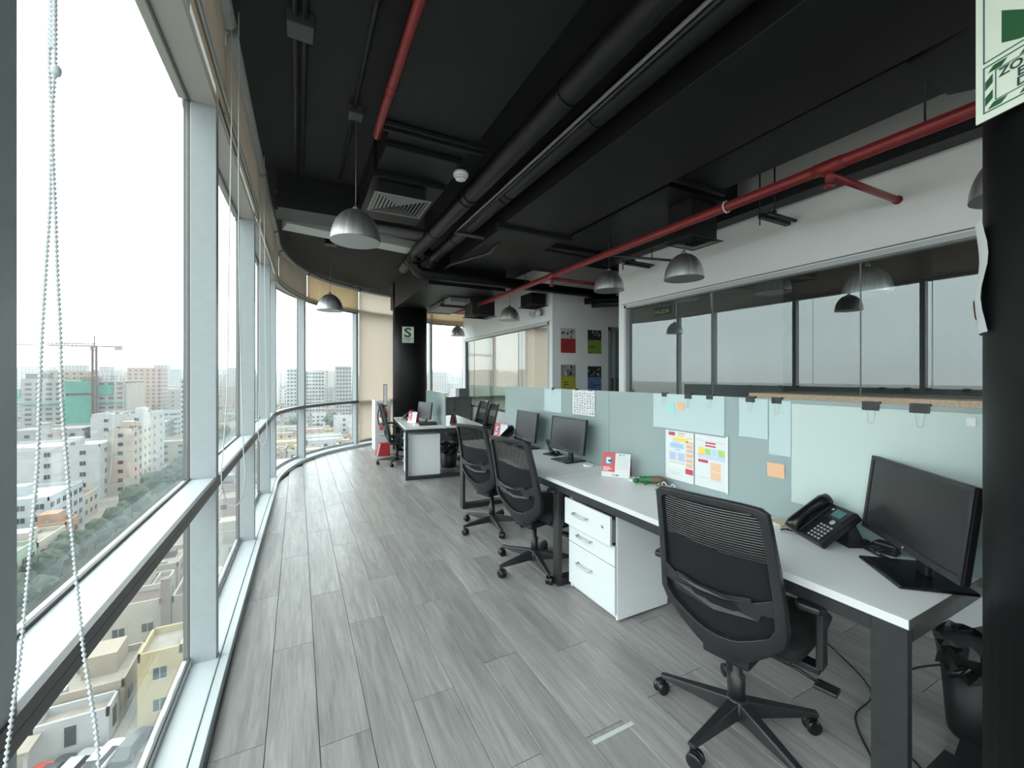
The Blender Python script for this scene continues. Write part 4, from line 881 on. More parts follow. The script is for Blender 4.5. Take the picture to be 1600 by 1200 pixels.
# ================================================================ safety signs
def sign(label, M, w, h, par_name='safety_sign'):
    """panel in local XZ, facing -Y"""
    t = thing(par_name,label,'sign'); t.matrix_world = M
    MB().box(-w/2,w/2,-.002,.002,0,h).build('panel','sign_cream',t)
    def fr(x0,x1,z0,z1,th,m='sign_line',e=.0024):
        mb = MB()
        for a in ((x0,x1,z0,z0+th),(x0,x1,z1-th,z1),(x0,x0+th,z0,z1),(x1-th,x1,z0,z1)): mb.add([(a[0],-e,a[2]),(a[1],-e,a[2]),(a[1],-e,a[3]),(a[0],-e,a[3])],[(0,1,2,3)])
        mb.build('border',m,t)
    fr(-w*.45,w*.45,h*.33,h*.97,w*.012); fr(-w*.45,w*.45,h*.04,h*.31,w*.012)
    st = MB()
    for k in range(9):
        for zc in (h*.055,h*.265):
            u = -w*.44+k*w*.098+.02*w
            if k%2 == 0: st.add([(u,-.0026,zc),(u+w*.09,-.0026,zc),(u+w*.13,-.0026,zc+h*.03),(u+w*.04,-.0026,zc+h*.03)],[(0,1,2,3)])
    for zc in (h*.08,h*.17):
        for u in (-w*.435,w*.385): st.add([(u,-.0026,zc),(u+w*.05,-.0026,zc+h*.03),(u+w*.05,-.0026,zc+h*.08),(u,-.0026,zc+h*.05)],[(0,1,2,3)])
    st.build('hazard_stripe','sign_green',t)
    fr(-w*.37,w*.37,h*.088,h*.262,w*.008,e=.0028)
    Mx = Matrix.Translation((-w*.02,-.0026,h*.365)) @ Matrix.Rotation(R(90),4,'X') @ Matrix.Diagonal((1.25,1,1,1)); text('letter_s','S',h*.80,Mx,'sign_green',t,bold=h*.028,align='CENTER')
    for k, s_ in enumerate(('ZONA SEGURA','EN CASOS','DE SISMOS')):
        text('lettering',s_,h*.064,Matrix.Translation((0,-.0030,h*(.207-k*.052))) @ Matrix.Rotation(R(90),4,'X') @ Matrix.Diagonal((1.12,1,1,1)),'sign_dark',t,bold=h*.0015,align='CENTER')
    return t
# far column sign
M = Matrix.Translation((1.90,8.08,2.10)) @ Matrix.Rotation(R(-13),4,'Z'); sign('green letter S safety sign on the far round column',M,.22,.31)
# near column sign: tangent plane on the column
a = R(158); c0 = Vector((1.75,.103,0)); n = Vector((math.cos(a),math.sin(a),0)); 
M = Matrix.Translation(c0+n*.336+Vector((-n.y*-.025,n.x*-.025,2.075))) @ Matrix.Rotation(a+R(90),4,'Z'); sign('large green letter S safety sign high on the near black column',M,.30,.42)
# curled paper on the near column
t = thing('curled_paper','white paper with red print curling off the near black column','paper',(1.667,.42,1.55)); mb = MB()
Mx = Matrix.Translation((0,0,0)); aa = R(104)
cols = 6; rows = 10; vs = []
for j in range(rows+1):
    for i in range(cols+1):
        u = i/cols; v = j/rows; ang = R(122-40*u); rr_ = .334+.014*(1-u)*(math.sin(v*math.pi*1.3+.3)**2)+.002; p = c0+Vector((math.cos(ang),math.sin(ang),0))*rr_+Vector((0,0,1.565+.29*v)); vs.append(tuple(p))
fs = [(j*(cols+1)+i,j*(cols+1)+i+1,(j+1)*(cols+1)+i+1,(j+1)*(cols+1)+i) for j in range(rows) for i in range(cols)]
mb.add(vs,fs,True).build('sheet','paper',t,world=True)
pv = []
for v_ in (.14,.20,.26,.32):
    for u_ in (.35,.62):
        ang = R(122-40*u_); rr_ = .336+.014*(1-u_)*(math.sin(v_*math.pi*1.3+.3)**2)+.0025; pv.append((c0.x+math.cos(ang)*rr_, c0.y+math.sin(ang)*rr_, 1.565+.29*v_))
MB().add(pv,[(0,1,3,2),(2,3,5,4),(4,5,7,6)]).build('print','red_print',t,world=True)

# ---- exit sign added inside the glazed room in place of a sign's reflection
t = thing('exit_sign','small green SALIDA exit sign standing in for a reflection, inside the dark glazed room','sign',(4.15,3.86,2.235)); MB().box(-.004,.004,-.16,.16,0,.095).build('panel','sign_green',t)
text('lettering','SALIDA',.075,Matrix.Translation((-.006,0,.022)) @ Matrix.Rotation(R(-90),4,'Z') @ Matrix.Rotation(R(90),4,'X'),'sign_cream',t,bold=.001,align='CENTER'); MB().rod((0,0,.095),(0,0,CEIL-2.235),.006,6).build('hanger','metal_grey',t)
# ================================================================ bins, extinguisher, cabinets
def bin_(x,y,r,h,label):
    t = thing('waste_bin',label,'bin',(x,y,0),0,'black waste bins'); MB().lathe([(r*.78,0),(r*.8,.01),(r,h)],20).build('body','plastic_black',t)
    prof = [(r*1.03,h-.10),(r*1.06,h-.05),(r*1.10,h),(r*1.02,h+.03),(r*.93,h+.015),(r*.90,h-.08)]
    mb = MB(); vs = []; nn = 28; rb = random.Random(int(x*100))
    for j,(a_,z) in enumerate(prof):
        for i in range(nn): f_ = 1+rb.uniform(-.05,.05); vs.append((a_*f_*math.cos(2*math.pi*i/nn),a_*f_*math.sin(2*math.pi*i/nn),z+rb.uniform(-.015,.015)))
    mb.add(vs,[(j*nn+i,j*nn+(i+1)%nn,(j+1)*nn+(i+1)%nn,(j+1)*nn+i) for j in range(len(prof)-1) for i in range(nn)],False); mb.build('bin_bag','bag',t)
    kn = MB().tube(spline([(-r*1.05,.0,h-.04),(-r*1.25,.02,h-.06),(-r*1.2,.05,h-.09)],4),.012,7); kn.build('bag_knot','bag',t)
bin_(2.44,.62,.125,.36,'black waste bin with a black bag beside the near column'); bin_(2.16,6.42,.15,.34,'black bag-lined waste bin under the far double desk')
solo(MB().prism([(1.95,.47),(2.4,.50),(2.55,.62),(2.4,.66),(2.06,.61)],0,.02),'floor_mat','steel_black','dark mat corner on the floor by the near column','mat')
t = thing('fire_extinguisher','red fire extinguisher hanging by the round column behind the far chair','fire extinguisher',(1.47,8.25,.42))
MB().lathe([(.06,0),(.075,.02),(.075,.30),(.06,.36),(.03,.40)],20).build('cylinder','red',t); MB().lathe([(.0755,.14),(.0755,.24)],20).build('label_band','paper',t); MB().lathe([(.068,.345),(.05,.40),(.03,.42)],20).build('shoulder','amber',t)
MB().lathe([(.02,.40),(.02,.46)],12).build('valve','plastic_black',t); MB().box(-.09,.06,-.012,.012,.46,.475).build('lever','plastic_black',t); MB().tube(spline([(-.02,0,.44),(-.09,-.03,.40),(-.11,-.04,.25),(-.09,-.03,.10)],6),.011,8).build('hose','plastic_black',t)
t = thing('extinguisher_sign','slim red-edged sign stand above the fire extinguisher','sign',(1.50,8.22,.88))
fr = MB(); fr.box(-.035,-.028,0,.012,0,.42); fr.box(.028,.035,0,.012,0,.42); fr.box(-.035,.035,0,.012,.41,.42); fr.build('frame','red',t); MB().box(-.028,.028,.003,.009,0,.41).build('face','paper',t); MB().rod((0,.006,-.46),(0,.006,0),.01).build('post','red',t)
MB().box(-.10,.03,0,.02,.0,.02).build('hook','plastic_black',t)
t = thing('red_stand','red sloped floor stand beneath the extinguisher','stand',(1.40,7.9,0)); MB().add([(-.13,-.10,0),(.11,-.10,0),(.11,.12,0),(-.13,.12,0),(-.07,-.05,.22),(.11,-.05,.22),(.11,.10,.22),(-.07,.10,.22)],[(0,3,2,1),(4,5,6,7),(0,1,5,4),(1,2,6,5),(2,3,7,6),(3,0,4,7)]).build('body','red',t,bevel=.006)
MB().add([(-.132,-.104,0),(-.11,-.104,0),(-.05,-.054,.22),(-.072,-.054,.22)],[(0,1,2,3)]).build('edge_strip','paper',t)
t = thing('side_cabinet','white drawer cabinet behind the fire extinguisher at the blind','cabinet',(1.50,8.55,0)); B(1.34,1.64,8.45,8.80,0,.98).build('body','cab_side',t,world=True,bevel=.003)
for z0,z1 in ((.05,.33),(.35,.58),(.60,.78),(.80,.96)): B(1.35,1.63,8.435,8.45,z0,z1).build('drawer','cab_white',t,world=True); B(1.44,1.53,8.425,8.435,z1-.05,z1-.04).build('handle','chrome',t,world=True)
t = thing('low_cabinet','long low grey cabinet under the far window with papers on top','cabinet',(3.0,9.2,0)); B(2.35,3.60,9.05,9.45,0,.95).build('body','cabinet_grey',t,world=True,bevel=.004); B(2.33,3.62,9.03,9.46,.95,.98).build('top','cabinet_grey',t,world=True)
for k in range(3): B(2.37+k*.41,2.76+k*.41,9.035,9.05,.06,.93).build('door','cabinet_grey',t,world=True,bevel=.002)
solo(B(3.32,3.56,9.1,9.35,.98,1.17),'storage_box','mid_grey','grey storage box on the right end of the low cabinet','box',bevel=.004)
t = thing('paper_tray','black wire paper tray on the low cabinet under the far window','tray',(2.85,9.2,.98)); mb = MB()
for z in (.0,.055): mb.rod((-.2,-.1,z+.01),(.2,-.1,z+.01),.005,6); mb.rod((-.2,.1,z+.01),(.2,.1,z+.01),.005,6); mb.rod((-.2,-.1,z+.01),(-.2,.1,z+.01),.005,6); mb.rod((.2,-.1,z+.01),(.2,.1,z+.01),.005,6)
for sx_ in (-.2,.2):
    for sy_ in (-.1,.1): mb.rod((sx_,sy_,0),(sx_,sy_,.075),.005,6)
mb.build('wire_frame','plastic_black',t); MB().box(-.17,.17,-.08,.08,.015,.022).build('paper_stack','paper',t)
t = thing('glass_screen','low teal glass screen standing along the far white wall','partition',(3.62,6.9,.74)); MB().box(3.615,3.627,5.80,9.25,.75,1.24).build('glass_sheet','teal_glass',t,world=True)
for y in (6.0,7.5,9.0): MB().box(3.605,3.65,y-.02,y+.02,.75,.79).build('clamp','metal_grey',t,world=True)
solo(MB().tube(spline([(1.9,.75,.004),(2.1,.9,.006),(2.35,.95,.01),(2.6,1.3,.006)],6),.004,6).tube(spline([(2.0,.62,.006),(2.15,.80,.02),(2.26,.80,.20),(2.37,.66,.30)],6),.004,6),'floor_cable','cable','thin black cables trailing over the floor behind the near desk leg','cable')
# ================================================================ bead chains of the blinds
def bead_chain(label, strands, r=.0024, pitch=.0058, conn=None, as_beads=True):
    t = thing('blind_chain',label,'blind chain',strands[0][0],0,'blind pull chains'); o = Vector(strands[0][0])
    for st in strands:
        pts = spline(st,12)
        if as_beads:
            mb = MB(); L_ = 0; nxt = 0
            for a_,b_ in zip(pts,pts[1:]):
                d_ = (b_-a_).length
                while nxt <= L_+d_: mb.sphere(a_.lerp(b_,(nxt-L_)/d_)-o,r,6,4); nxt += pitch
                L_ += d_
            mb.tube([p-o for p in pts],r*.35,4); tag(mb.build('bead_strand','bead',t),kind='stuff')
        else: MB().tube([p-o for p in pts],r,5).build('cord_strand','bead',t)
    if conn: MB().sphere(Vector(conn)-o,r*2.2,8,6,(1,1,1.4)).build('connector','bead',t)
    return t
CH_A = [(-.262,.697,3.2),(-.262,.697,1.948),(-.264,.699,1.902),(-.265,.699,1.825),(-.263,.698,1.764),(-.264,.699,1.702),(-.265,.699,1.648),(-.269,.701,1.579),(-.273,.703,1.502),(-.276,.705,1.425),(-.278,.706,1.348),(-.282,.708,1.287),(-.288,.711,1.21),(-.283,.686,1.146),(-.279,.661,1.088),(-.275,.637,1.036),(-.27,.621,1.0),(-.255,.612,.97),(-.235,.603,.955)]
CH_B = [(-.261,.697,3.2),(-.261,.697,1.948),(-.259,.696,1.902),(-.259,.696,1.825),(-.262,.697,1.764),(-.261,.697,1.702),(-.259,.696,1.648),(-.257,.695,1.579),(-.254,.694,1.502),(-.252,.692,1.425),(-.247,.69,1.348),(-.243,.688,1.287),(-.237,.685,1.21),(-.221,.654,1.146),(-.206,.628,1.099),(-.195,.609,1.066),(-.187,.591,1.036),(-.185,.58,1.0),(-.20,.588,.965),(-.235,.603,.955)]
bead_chain('long grey bead chain hanging closest to the camera at the left window',[CH_A,CH_B],conn=(-.2585,.697,1.818))
def D(px,py,d): # thin loops hanging from the rollers
    f = Vector((.4581,.8889)); r_ = Vector((.8889,-.4581)); s = (px-800)/650*d; q = f*d+r_*s; return (q.x,q.y,1.45+(588-py)/650*d)
bead_chain('thin pull chain loop hanging past the transom beside the first mullion',[[(*D(362,180,2.0)[:2],3.2)]+[D(x,y,2.0) for x,y in [(362,180),(358,400),(355,600),(349,700),(346,745),(352,778),(364,790),(376,782),(383,745),(380,690),(375,500),(373,330),(373,160)]]+[(*D(373,160,2.0)[:2],3.2)]],r=.0024,as_beads=False)
bead_chain('thin pull chain loop farther along, beside the second mullion',[[(*D(407,270,3.3)[:2],3.2)]+[D(x,y,3.3) for x,y in [(407,270),(406,500),(405,640),(403,668),(406,690),(412,694),(417,680),(416,600),(413,330)]]+[(*D(413,330,3.3)[:2],3.2)]],r=.003,as_beads=False)

# ================================================================ the city outside
G = -38.0
rc = random.Random(11)
CITY = {}
for n, c in dict(white=(.62,.63,.62), cream=(.58,.54,.46), tan=(.50,.42,.33), grey=(.42,.43,.43), yellow=(.62,.50,.27), green=(.45,.56,.44), orange=(.52,.30,.18), pink=(.55,.40,.36), bluew=(.55,.60,.64), brown=(.26,.19,.16), concrete=(.40,.39,.37)).items():
    CITY[n] = mat('house_'+n, tuple(.42*q for q in c), .8, noise=(.35,.10))
mat('roof_tan',(0.1900,0.1672,0.1368),.9,noise=(.6,.22)); mat('roof_grey',(0.1520,0.1482,0.1444),.9,noise=(.6,.2)); mat('roof_red',(0.1292,0.0418,0.0304),.8,noise=(.8,.15)); mat('roof_brown',(0.0760,0.0532,0.0456),.85,noise=(.8,.15)); mat('roof_white',(0.2508,0.2508,0.2432),.8,noise=(.5,.12))
mat('pane_dark',(.02,.026,.03),.25); mat('frame_white',(0.2736,0.2736,0.2660),.6); mat('tank',(.06,.06,.065),.6); mat('asphalt',(.085,.085,.085),.9,noise=(.15,.12)); mat('dust',(0.1520,0.1330,0.1140),.95,noise=(.06,.2)); mat('pavement',(0.1520,0.1444,0.1368),.9,noise=(.3,.1))
mat('leaf',(.014,.026,.014),.8,noise=(1.2,.35)); mat('bark',(.08,.06,.045),.9); mat('net_green',(.03,.15,.115),.7,noise=(.25,.2,(1,1,.4))); mat('crane_steel',(.07,.035,.025),.6); mat('grass',(.04,.055,.03),.95,noise=(.3,.3))
# far towers: rows of openings too distant to tell apart are left to the material
m = mat('far_facade',(.55,.56,.56),.8); nt = m.node_tree; b = nt.nodes['Principled BSDF']; L = nt.links
t_ = nt.nodes.new('ShaderNodeTexCoord'); sx = nt.nodes.new('ShaderNodeSeparateXYZ'); L.new(t_.outputs['Object'],sx.inputs[0]); ad = nt.nodes.new('ShaderNodeMath'); ad.operation = 'ADD'; L.new(sx.outputs[0],ad.inputs[0]); L.new(sx.outputs[1],ad.inputs[1])
cb = nt.nodes.new('ShaderNodeCombineXYZ'); L.new(ad.outputs[0],cb.inputs[0]); L.new(sx.outputs[2],cb.inputs[1])
br = nt.nodes.new('ShaderNodeTexBrick'); br.offset = 0; br.inputs['Scale'].default_value = 1; br.inputs['Brick Width'].default_value = 3.4; br.inputs['Row Height'].default_value = 3.0; br.inputs['Mortar Size'].default_value = .85; br.inputs['Mortar Smooth'].default_value = 0
br.inputs['Color1'].default_value = (.05,.058,.066,1); br.inputs['Color2'].default_value = (.09,.098,.105,1); br.inputs['Mortar'].default_value = (.25,.25,.247,1); L.new(cb.outputs[0],br.inputs['Vector']); L.new(br.outputs[0],b.inputs['Base Color'])
# ground
struct(MB().box(-2500,2500,-300,5200,G-.5,G),'ground','dust')
struct(B(-38.5,-29.5,20,700,G,G+.03),'street_1','asphalt'); struct(B(-43.5,-38.5,20,700,G,G+.12),'path_1','grass'); struct(B(-29.5,-26.8,20,700,G,G+.12),'path_2','pavement')
struct(B(-29,60,44,56.5,G+.01,G+.05),'street_2','asphalt'); struct(B(-35.5,-8,56.5,59,G,G+.1),'path_3','pavement')
for k,(y0,y1) in enumerate(((168,175),(262,270),(335,343))): struct(B(-400,200,y0,y1,G+.01,G+.05),'street_%d'%(k+3),'asphalt')
struct(B(-9,60,-40,-.0,G,-.4) if False else B(-.45,8,-4,10.2,G,-.32),'wall_tower_below','room_grey')
FOOT = []
def build_house(x0,x1,y0,y1,h,wall,roof,label,nf=None,win='joined',wsp=3.0,ww=1.3,wh=1.2,group=None,clutter=True,name='building',parapet=True,cat='building',winmat='pane_dark',flip=False,base_h=3.0):
    t = thing(name,label,cat,((x0+x1)/2,(y0+y1)/2,G),0,group); FOOT.append((x0,x1,y0,y1)); w = x1-x0; d = y1-y0
    mb = B(-w/2,w/2,-d/2,d/2,0,h)
    if parapet:
        for a in ((-w/2,w/2,-d/2,-d/2+.25),(-w/2,w/2,d/2-.25,d/2),(-w/2,-w/2+.25,-d/2,d/2),(w/2-.25,w/2,-d/2,d/2)): mb.box(*a,h,h+.9)
    mb.build('walls',wall,t)
    B(-w/2+.25,w/2-.25,-d/2+.25,d/2-.25,h,h+.06).build('roof',roof,t)
    nf = nf or max(1,int(h/3)); fh = h/nf; J = MB()
    def window(face,c,z):
        if face == 'y': q = (c-ww/2,c+ww/2,-d/2-.06,-d/2+.1)
        else: q = (w/2-.1,w/2+.06,c-ww/2,c+ww/2)
        if win == 'parts':
            f = B(*q,z,z+wh); o = f.build('window',winmat,t)
            if face == 'y': fr = MB().box(q[0]-.08,q[1]+.08,-d/2-.09,-d/2,z-.1,z).box(c-.03,c+.03,-d/2-.08,-d/2,z,z+wh)
            else: fr = MB().box(w/2,w/2+.09,q[2]-.08,q[3]+.08,z-.1,z).box(w/2,w/2+.08,c-.03,c+.03,z,z+wh)
            fr.build('window_frame','frame_white',o)
        else: J.box(*q,z,z+wh)
    for f in range(nf):
        z = f*fh+fh*.35
        n = max(1,int(w/wsp)); [window('y',-w/2+(k+.5)*w/n,z) for k in range(n)]
        n = max(1,int(d/wsp)); [window('x',-d/2+(k+.5)*d/n,z) for k in range(n)]
    if J.v: tag(J.build('windows',winmat,t),kind='stuff')
    if clutter:
        r_ = rc
        if w > 5 and d > 5:
            cx, cy = r_.uniform(-w/4,w/4), r_.uniform(-d/4,d/4); B(cx-1.6,cx+1.6,cy-1.8,cy+1.8,h,h+2.5).build('stair_hut',wall,t)
            if r_.random() < .6: cx,cy = r_.uniform(-w/3,w/3), r_.uniform(-d/3,d/3); MB().lathe([(.55,0),(.6,.2),(.6,1.1),(.2,1.4)],10,Matrix.Translation((cx,cy,h+.06))).build('water_tank','tank',t)
            for k in range(r_.randint(1,3)):
                cx,cy = r_.uniform(-w/2.6,w/2.6), r_.uniform(-d/2.6,d/2.6); a,b_,c_ = r_.uniform(.4,1.8),r_.uniform(.4,1.6),r_.uniform(.3,1.3); B(cx-a,cx+a,cy-b_,cy+b_,h,h+c_).build('roof_shed',r_.choice(['roof_grey','roof_tan','roof_white','roof_brown']),t)
            if r_.random() < .5:
                cx = r_.uniform(-w/3,w/3); B(cx-.12,cx+.12,-d/2+.3,d/2-.3,h,h+.8).build('roof_wall',wall,t)
    return t
# --- buildings seen one by one
build_house(-66,-50.5,133,150,11.0,CITY['bluew'],'roof_white','white four-storey block with rows of dark windows beyond the avenue trees, lower left',4,'parts',2.6,1.5,1.2)
build_house(-51.5,-44.2,101,112,7.5,CITY['green'],'roof_tan','pale green two-storey house across the avenue',2,'parts',2.6,1.2,1.3)
build_house(-51,-44.4,113,124,6.5,CITY['cream'],'roof_tan','cream low house next to the pale green one across the avenue',2,'parts',2.6,1.1,1.2)
build_house(-50,-44.6,124.5,130.5,7.0,CITY['orange'],'roof_grey','small orange house across the avenue',2,'parts',2.4,1.1,1.2)
build_house(-66,-52.5,112,130,5.0,CITY['tan'],'roof_tan','tan low house behind the cream and green houses',2,'parts',4)
build_house(-88,-56,178,196,17,CITY['white'],'roof_white','long white block with a stepped top in the middle distance',5,'parts',6.5,1.4,1.3)
build_house(-56,-49.5,184,204,21,CITY['cream'],'roof_tan','tall cream slab with a blank side beside the avenue',7,'joined',5)
build_house(-96,-72,214,236,19,CITY['grey'],'roof_grey','grey block standing in front of the construction site',6,'joined',5)
build_house(-70,-52,214,232,24,CITY['white'],'roof_white','white blank-walled block in front of the construction site',7,'joined',9)
build_house(-63,-52,152,164,6,CITY['cream'],'roof_red','small house with a red roof behind the white block',2,'parts',3)
build_house(-92,-72,150,165,8,CITY['white'],'roof_grey','white two-storey house left of the red roof',2,'parts',4)
build_house(-60,-46.5+ -4,300,318,37.5,CITY['white'],'roof_grey','tall slim white tower right of the crane site',13,'joined',2.2,1.4,1.4)
build_house(-90,-66,296,316,13,CITY['white'],'roof_white','long low white office with ribbon windows right of the site',4,'joined',4.2,3.8,1.2)
build_house(-94,-70,345,356,16,CITY['bluew'],'roof_grey','pale banded office block behind the ribbon-window office',5,'joined',4.2,3.9,1.2)
# near blocks below the first window
build_house(-16,-12,60.8,66.5,7.2,CITY['yellow'],'roof_tan','ochre two-storey house with grilled windows near the corner',2,'parts',3.4,1.2,1.3)
build_house(-24,-18.0,59.5,62.5,3.0,CITY['white'],'roof_tan','low white wall-like garage behind the parked cars',1,'none',9,.9,2.0,clutter=False)
build_house(-26,-17.8,63.2,71,3.6,CITY['tan'],'roof_tan','broad low tan-roofed house behind the white garage',1,'parts',3.6)
build_house(-26,-19.5,86,94,4.0,CITY['cream'],'roof_tan','cream roofed house at the corner of the avenue',1,'parts',3.4)
build_house(-24.5,-18,79,85,5.5,CITY['cream'],'roof_brown','cream cottage with a dark brown roof and chimney',1,'parts',3.2,clutter=False)
build_house(-17,-11,80,90,5.0,CITY['tan'],'roof_brown','tan house with a dark brown roof beside the cottage',1,'parts',3.2)
build_house(-26.3,-19.5,96,106,4.4,CITY['tan'],'roof_tan','tan flat-roofed house along the avenue',2,'parts',3.4)
solo(B(-17.9,-16.9,78,79,G,G+9.5),'chimney',CITY['brown'],'tall brown chimney standing between the brown roofs','chimney')
t = thing('canopy','flat sand-coloured canopy on posts near the street corner','canopy',(-26,57.8,G)); B(-29,-23,56.8,59.2,G+3.1,G+3.4).build('roof','roof_tan',t,world=True); [B(x-.12,x+.12,57.2,57.45,G,G+3.1).build('post','frame_white',t,world=True) for x in (-28.6,-26,-23.4)]
# --- construction site and tower crane
t = thing('construction_tower','unfinished concrete tower wrapped in green netting','building',(-122,372,G)); FOOT.append((-150,-95,345,400)); K = dict(parent=t,world=True)
c = MB(); fl_ = MB()
for k in range(13): fl_.box(-145,-99,352,392,G+k*3,G+k*3+.5)
tag(fl_.build('floor_slab','roof_grey',t,world=True),kind='stuff')
B(-143,-101,354,390,G,G+36).build('core',CITY['concrete'],**K); B(-145.3,-126,351.2,353,G,G+38).build('concrete_face',CITY['concrete'],**K); B(-112,-98.7,351.2,353,G,G+36).build('concrete_face',CITY['concrete'],**K)
B(-126.5,-111.5,350.3,351.5,G,G+27).build('netting','net_green',**K); B(-126.5,-111.5,351,352,G+29,G+36.5).build('netting','net_green',**K); B(-112,-104,350.6,351.2,G+28,G+34).build('netting','net_green',**K); B(-146,-98.3,350.2,351.2,G+22.5,G+23.6).build('safety_rail','net_green',**K); B(-147,-97,349,351,G,G+3).build('netting','net_green',**K); B(-148.5,-145.3,350.6,351.2,G+26,G+32).build('netting','net_green',**K)
B(-98.7,-98.3,352,390,G,G+35).build('concrete_face',CITY['concrete'],**K)
r_ = MB()
for k in range(60): x = rc.uniform(-145,-100); y = rc.uniform(352,390); r_.box(x-.1,x+.1,y-.1,y+.1,G+36,G+rc.uniform(37.5,40.5))
tag(r_.build('rebar','tank',t,world=True),kind='stuff'); B(-144,-135,353,360,G+38,G+41).build('formwork','tank',**K); B(-120,-112,354,360,G+36.5,G+39).build('formwork','brownish',**K)
w_ = MB()
for f in range(12):
    for k in range(4): w_.box(-143.5+k*4.4,-140.8+k*4.4,351.0,351.3,G+f*3+1,G+f*3+2.4)
    for k in range(3): w_.box(-110.8+k*4.2,-108+k*4.2,351.0,351.3,G+f*3+1,G+f*3+2.4)
tag(w_.build('openings','pane_dark',t,world=True),kind='stuff')
t = thing('tower_crane','slender rust-coloured tower crane over the construction site','crane',(-112,349,G)); K = dict(parent=t,world=True)
mb = MB(); x0,y0 = -112,348
for dx,dy in ((-.9,-.9),(.9,-.9),(.9,.9),(-.9,.9)): mb.box(x0+dx-.25,x0+dx+.25,y0+dy-.25,y0+dy+.25,G,G+58)
for k in range(29):
    z = G+k*2
    for (a,b_) in (((-.9,-.9),(.9,-.9)),((.9,-.9),(.9,.9)),((-.9,.9),(-.9,-.9))):
        mb.tube([(x0+a[0],y0+a[1],z),(x0+b_[0],y0+b_[1],z+2)],.17,4,False)
tag(mb.build('mast','crane_steel',t,world=True),kind='stuff')
mb = MB(); zj = G+58; ux,uy = -.97,.22
def jp(s,h=0,o=0): return (x0+ux*s-uy*o,y0+uy*s+ux*o,zj+h)
mb.tube([jp(-14,0,.7),jp(45,.6,.7)],.3,4,False); mb.tube([jp(-14,0,-.7),jp(45,.6,-.7)],.3,4,False); mb.tube([jp(-2,1.7),jp(45,1.6)],.26,4,False)
for k in range(23): mb.tube([jp(k*2,.0,.7),jp(k*2+1,1.65),jp(k*2+2,.1,-.7)],.16,4,False)
tag(mb.build('jib','crane_steel',t,world=True),kind='stuff'); MB().tube([jp(0,0),jp(0,6.5)],.35,4,False).build('apex','crane_steel',**K); MB().tube([jp(0,6.5),jp(28,1.8)],.09,4,False).tube([jp(0,6.5),jp(-12,.4)],.09,4,False).build('tie_rod','crane_steel',**K)
q = jp(-12.5); B(q[0]-1.6,q[0]+1.6,q[1]-1,q[1]+1,q[2]-2.2,q[2]+.4).build('counterweight','roof_grey',**K); q = jp(1.2,-1); B(q[0]-.9,q[0]+.9,q[1]-.9,q[1]+.9,q[2]-1.4,q[2]+.9).build('cab','frame_white',**K)
# --- blocks of low houses, then taller blocks farther out
cells = []
def free(x0,x1,y0,y1):
    if x1 > -44 and x0 < -26.6: return False
    if x1 > -152 and x0 < -84 and y1 > 237 and y0 < 350: return False
    for s0,s1 in ((44,59),(168,175),(262,270),(335,343)):
        if y1 > s0-.5 and y0 < s1+.5: return False
    return all(x1 < a or x0 > b_ or y1 < c_ or y0 > d_ for a,b_,c_,d_ in FOOT)
y = 60.0; row = 0
while y < 640:
    dy = 9+ (y-60)*.012+rc.uniform(0,4); x = -360.0+rc.uniform(0,6)
    while x < 330:
        dx = rc.uniform(7.5,13)*(1+(y-60)*.0022); az = math.atan2(x+dx/2,y)
        if R(-27) < az < R(25): cells.append((x,x+dx,y,y+dy))
        x += dx+(.4 if rc.random() < .8 else 5.5)
    y += dy+(.4 if row%2 else 6.5); row += 1
cells = [c for c in cells if free(c[0]+.1,c[1]-.1,c[2]+.1,c[3]-.1)]
cells.sort(key=lambda c: math.hypot((c[0]+c[1])/2,(c[2]+c[3])/2))
adj = ['flat-roofed','low','weathered','boxy','plain','narrow']; pal = ['white','cream','tan','grey','cream','tan','white','pink','bluew','yellow','tan']
far = MB(); nb = 0
for c in cells:
    dist = math.hypot((c[0]+c[1])/2,(c[2]+c[3])/2); u = rc.random()
    h = (rc.uniform(2.7,3.6) if rc.random() < .65 else rc.uniform(4.5,6)) if dist < 112 else 3.2+2.9*int(rc.uniform(0,2.3)) if dist < 150 else (3+3*int(rc.uniform(0,3.2)) if u < .82 else rc.uniform(14,30))
    if dist > 320 and u > .9: h = rc.uniform(22,46)
    if c[0] > -26 and dist < 300: h = min(h,7.5)
    if nb < 262:
        co = rc.choice(pal); rf = rc.choice(['roof_tan','roof_tan','roof_grey','roof_white','roof_tan','roof_red' if rc.random()<.2 else 'roof_tan'])
        side = 'near side of the avenue' if c[0] > -30 else 'far side of the avenue'
        az = math.degrees(math.atan2((c[0]+c[1])/2,(c[2]+c[3])/2)); cn = co.replace('bluew','bluish white'); fl_n = max(1,int(h/3))
        where = 'left of the avenue' if c[0] < -44 else 'right of the avenue' if az < -3 else 'through the curved glass' if az < 9 else 'beyond the round column'
        band = 'near' if dist < 110 else 'middle-distance' if dist < 190 else 'far-off'
        lab = '%s %s %d-storey %s building with %s roof, %s' % (band,adj[nb%6],fl_n,cn,rf[5:],where)
        build_house(*c,h,CITY[co],rf,lab,None,'parts' if dist < 92 else 'joined',rc.uniform(2.8,4.5),rc.uniform(1.0,1.8),1.2,group='city houses seen through the windows',clutter=dist<230); nb += 1
    else: far.box(*c,G,G+h)
y = 640.0
while y < 4600:
    st = 26+(y-640)*.028; x = -.55*y
    while x < .52*y:
        w = rc.uniform(.4,.85)*st; h = rc.uniform(6,22) if rc.random() < .72 else rc.uniform(25,46+.012*y)
        far.box(x,x+w,y,y+rc.uniform(.3,.6)*st,G,G+h); x += w+rc.uniform(.1,.9)*st
    y += st*rc.uniform(.8,1.3)
tag(far.build('distant_city','far_facade'),'hazy mass of far city buildings reaching to the horizon','city',kind='stuff')
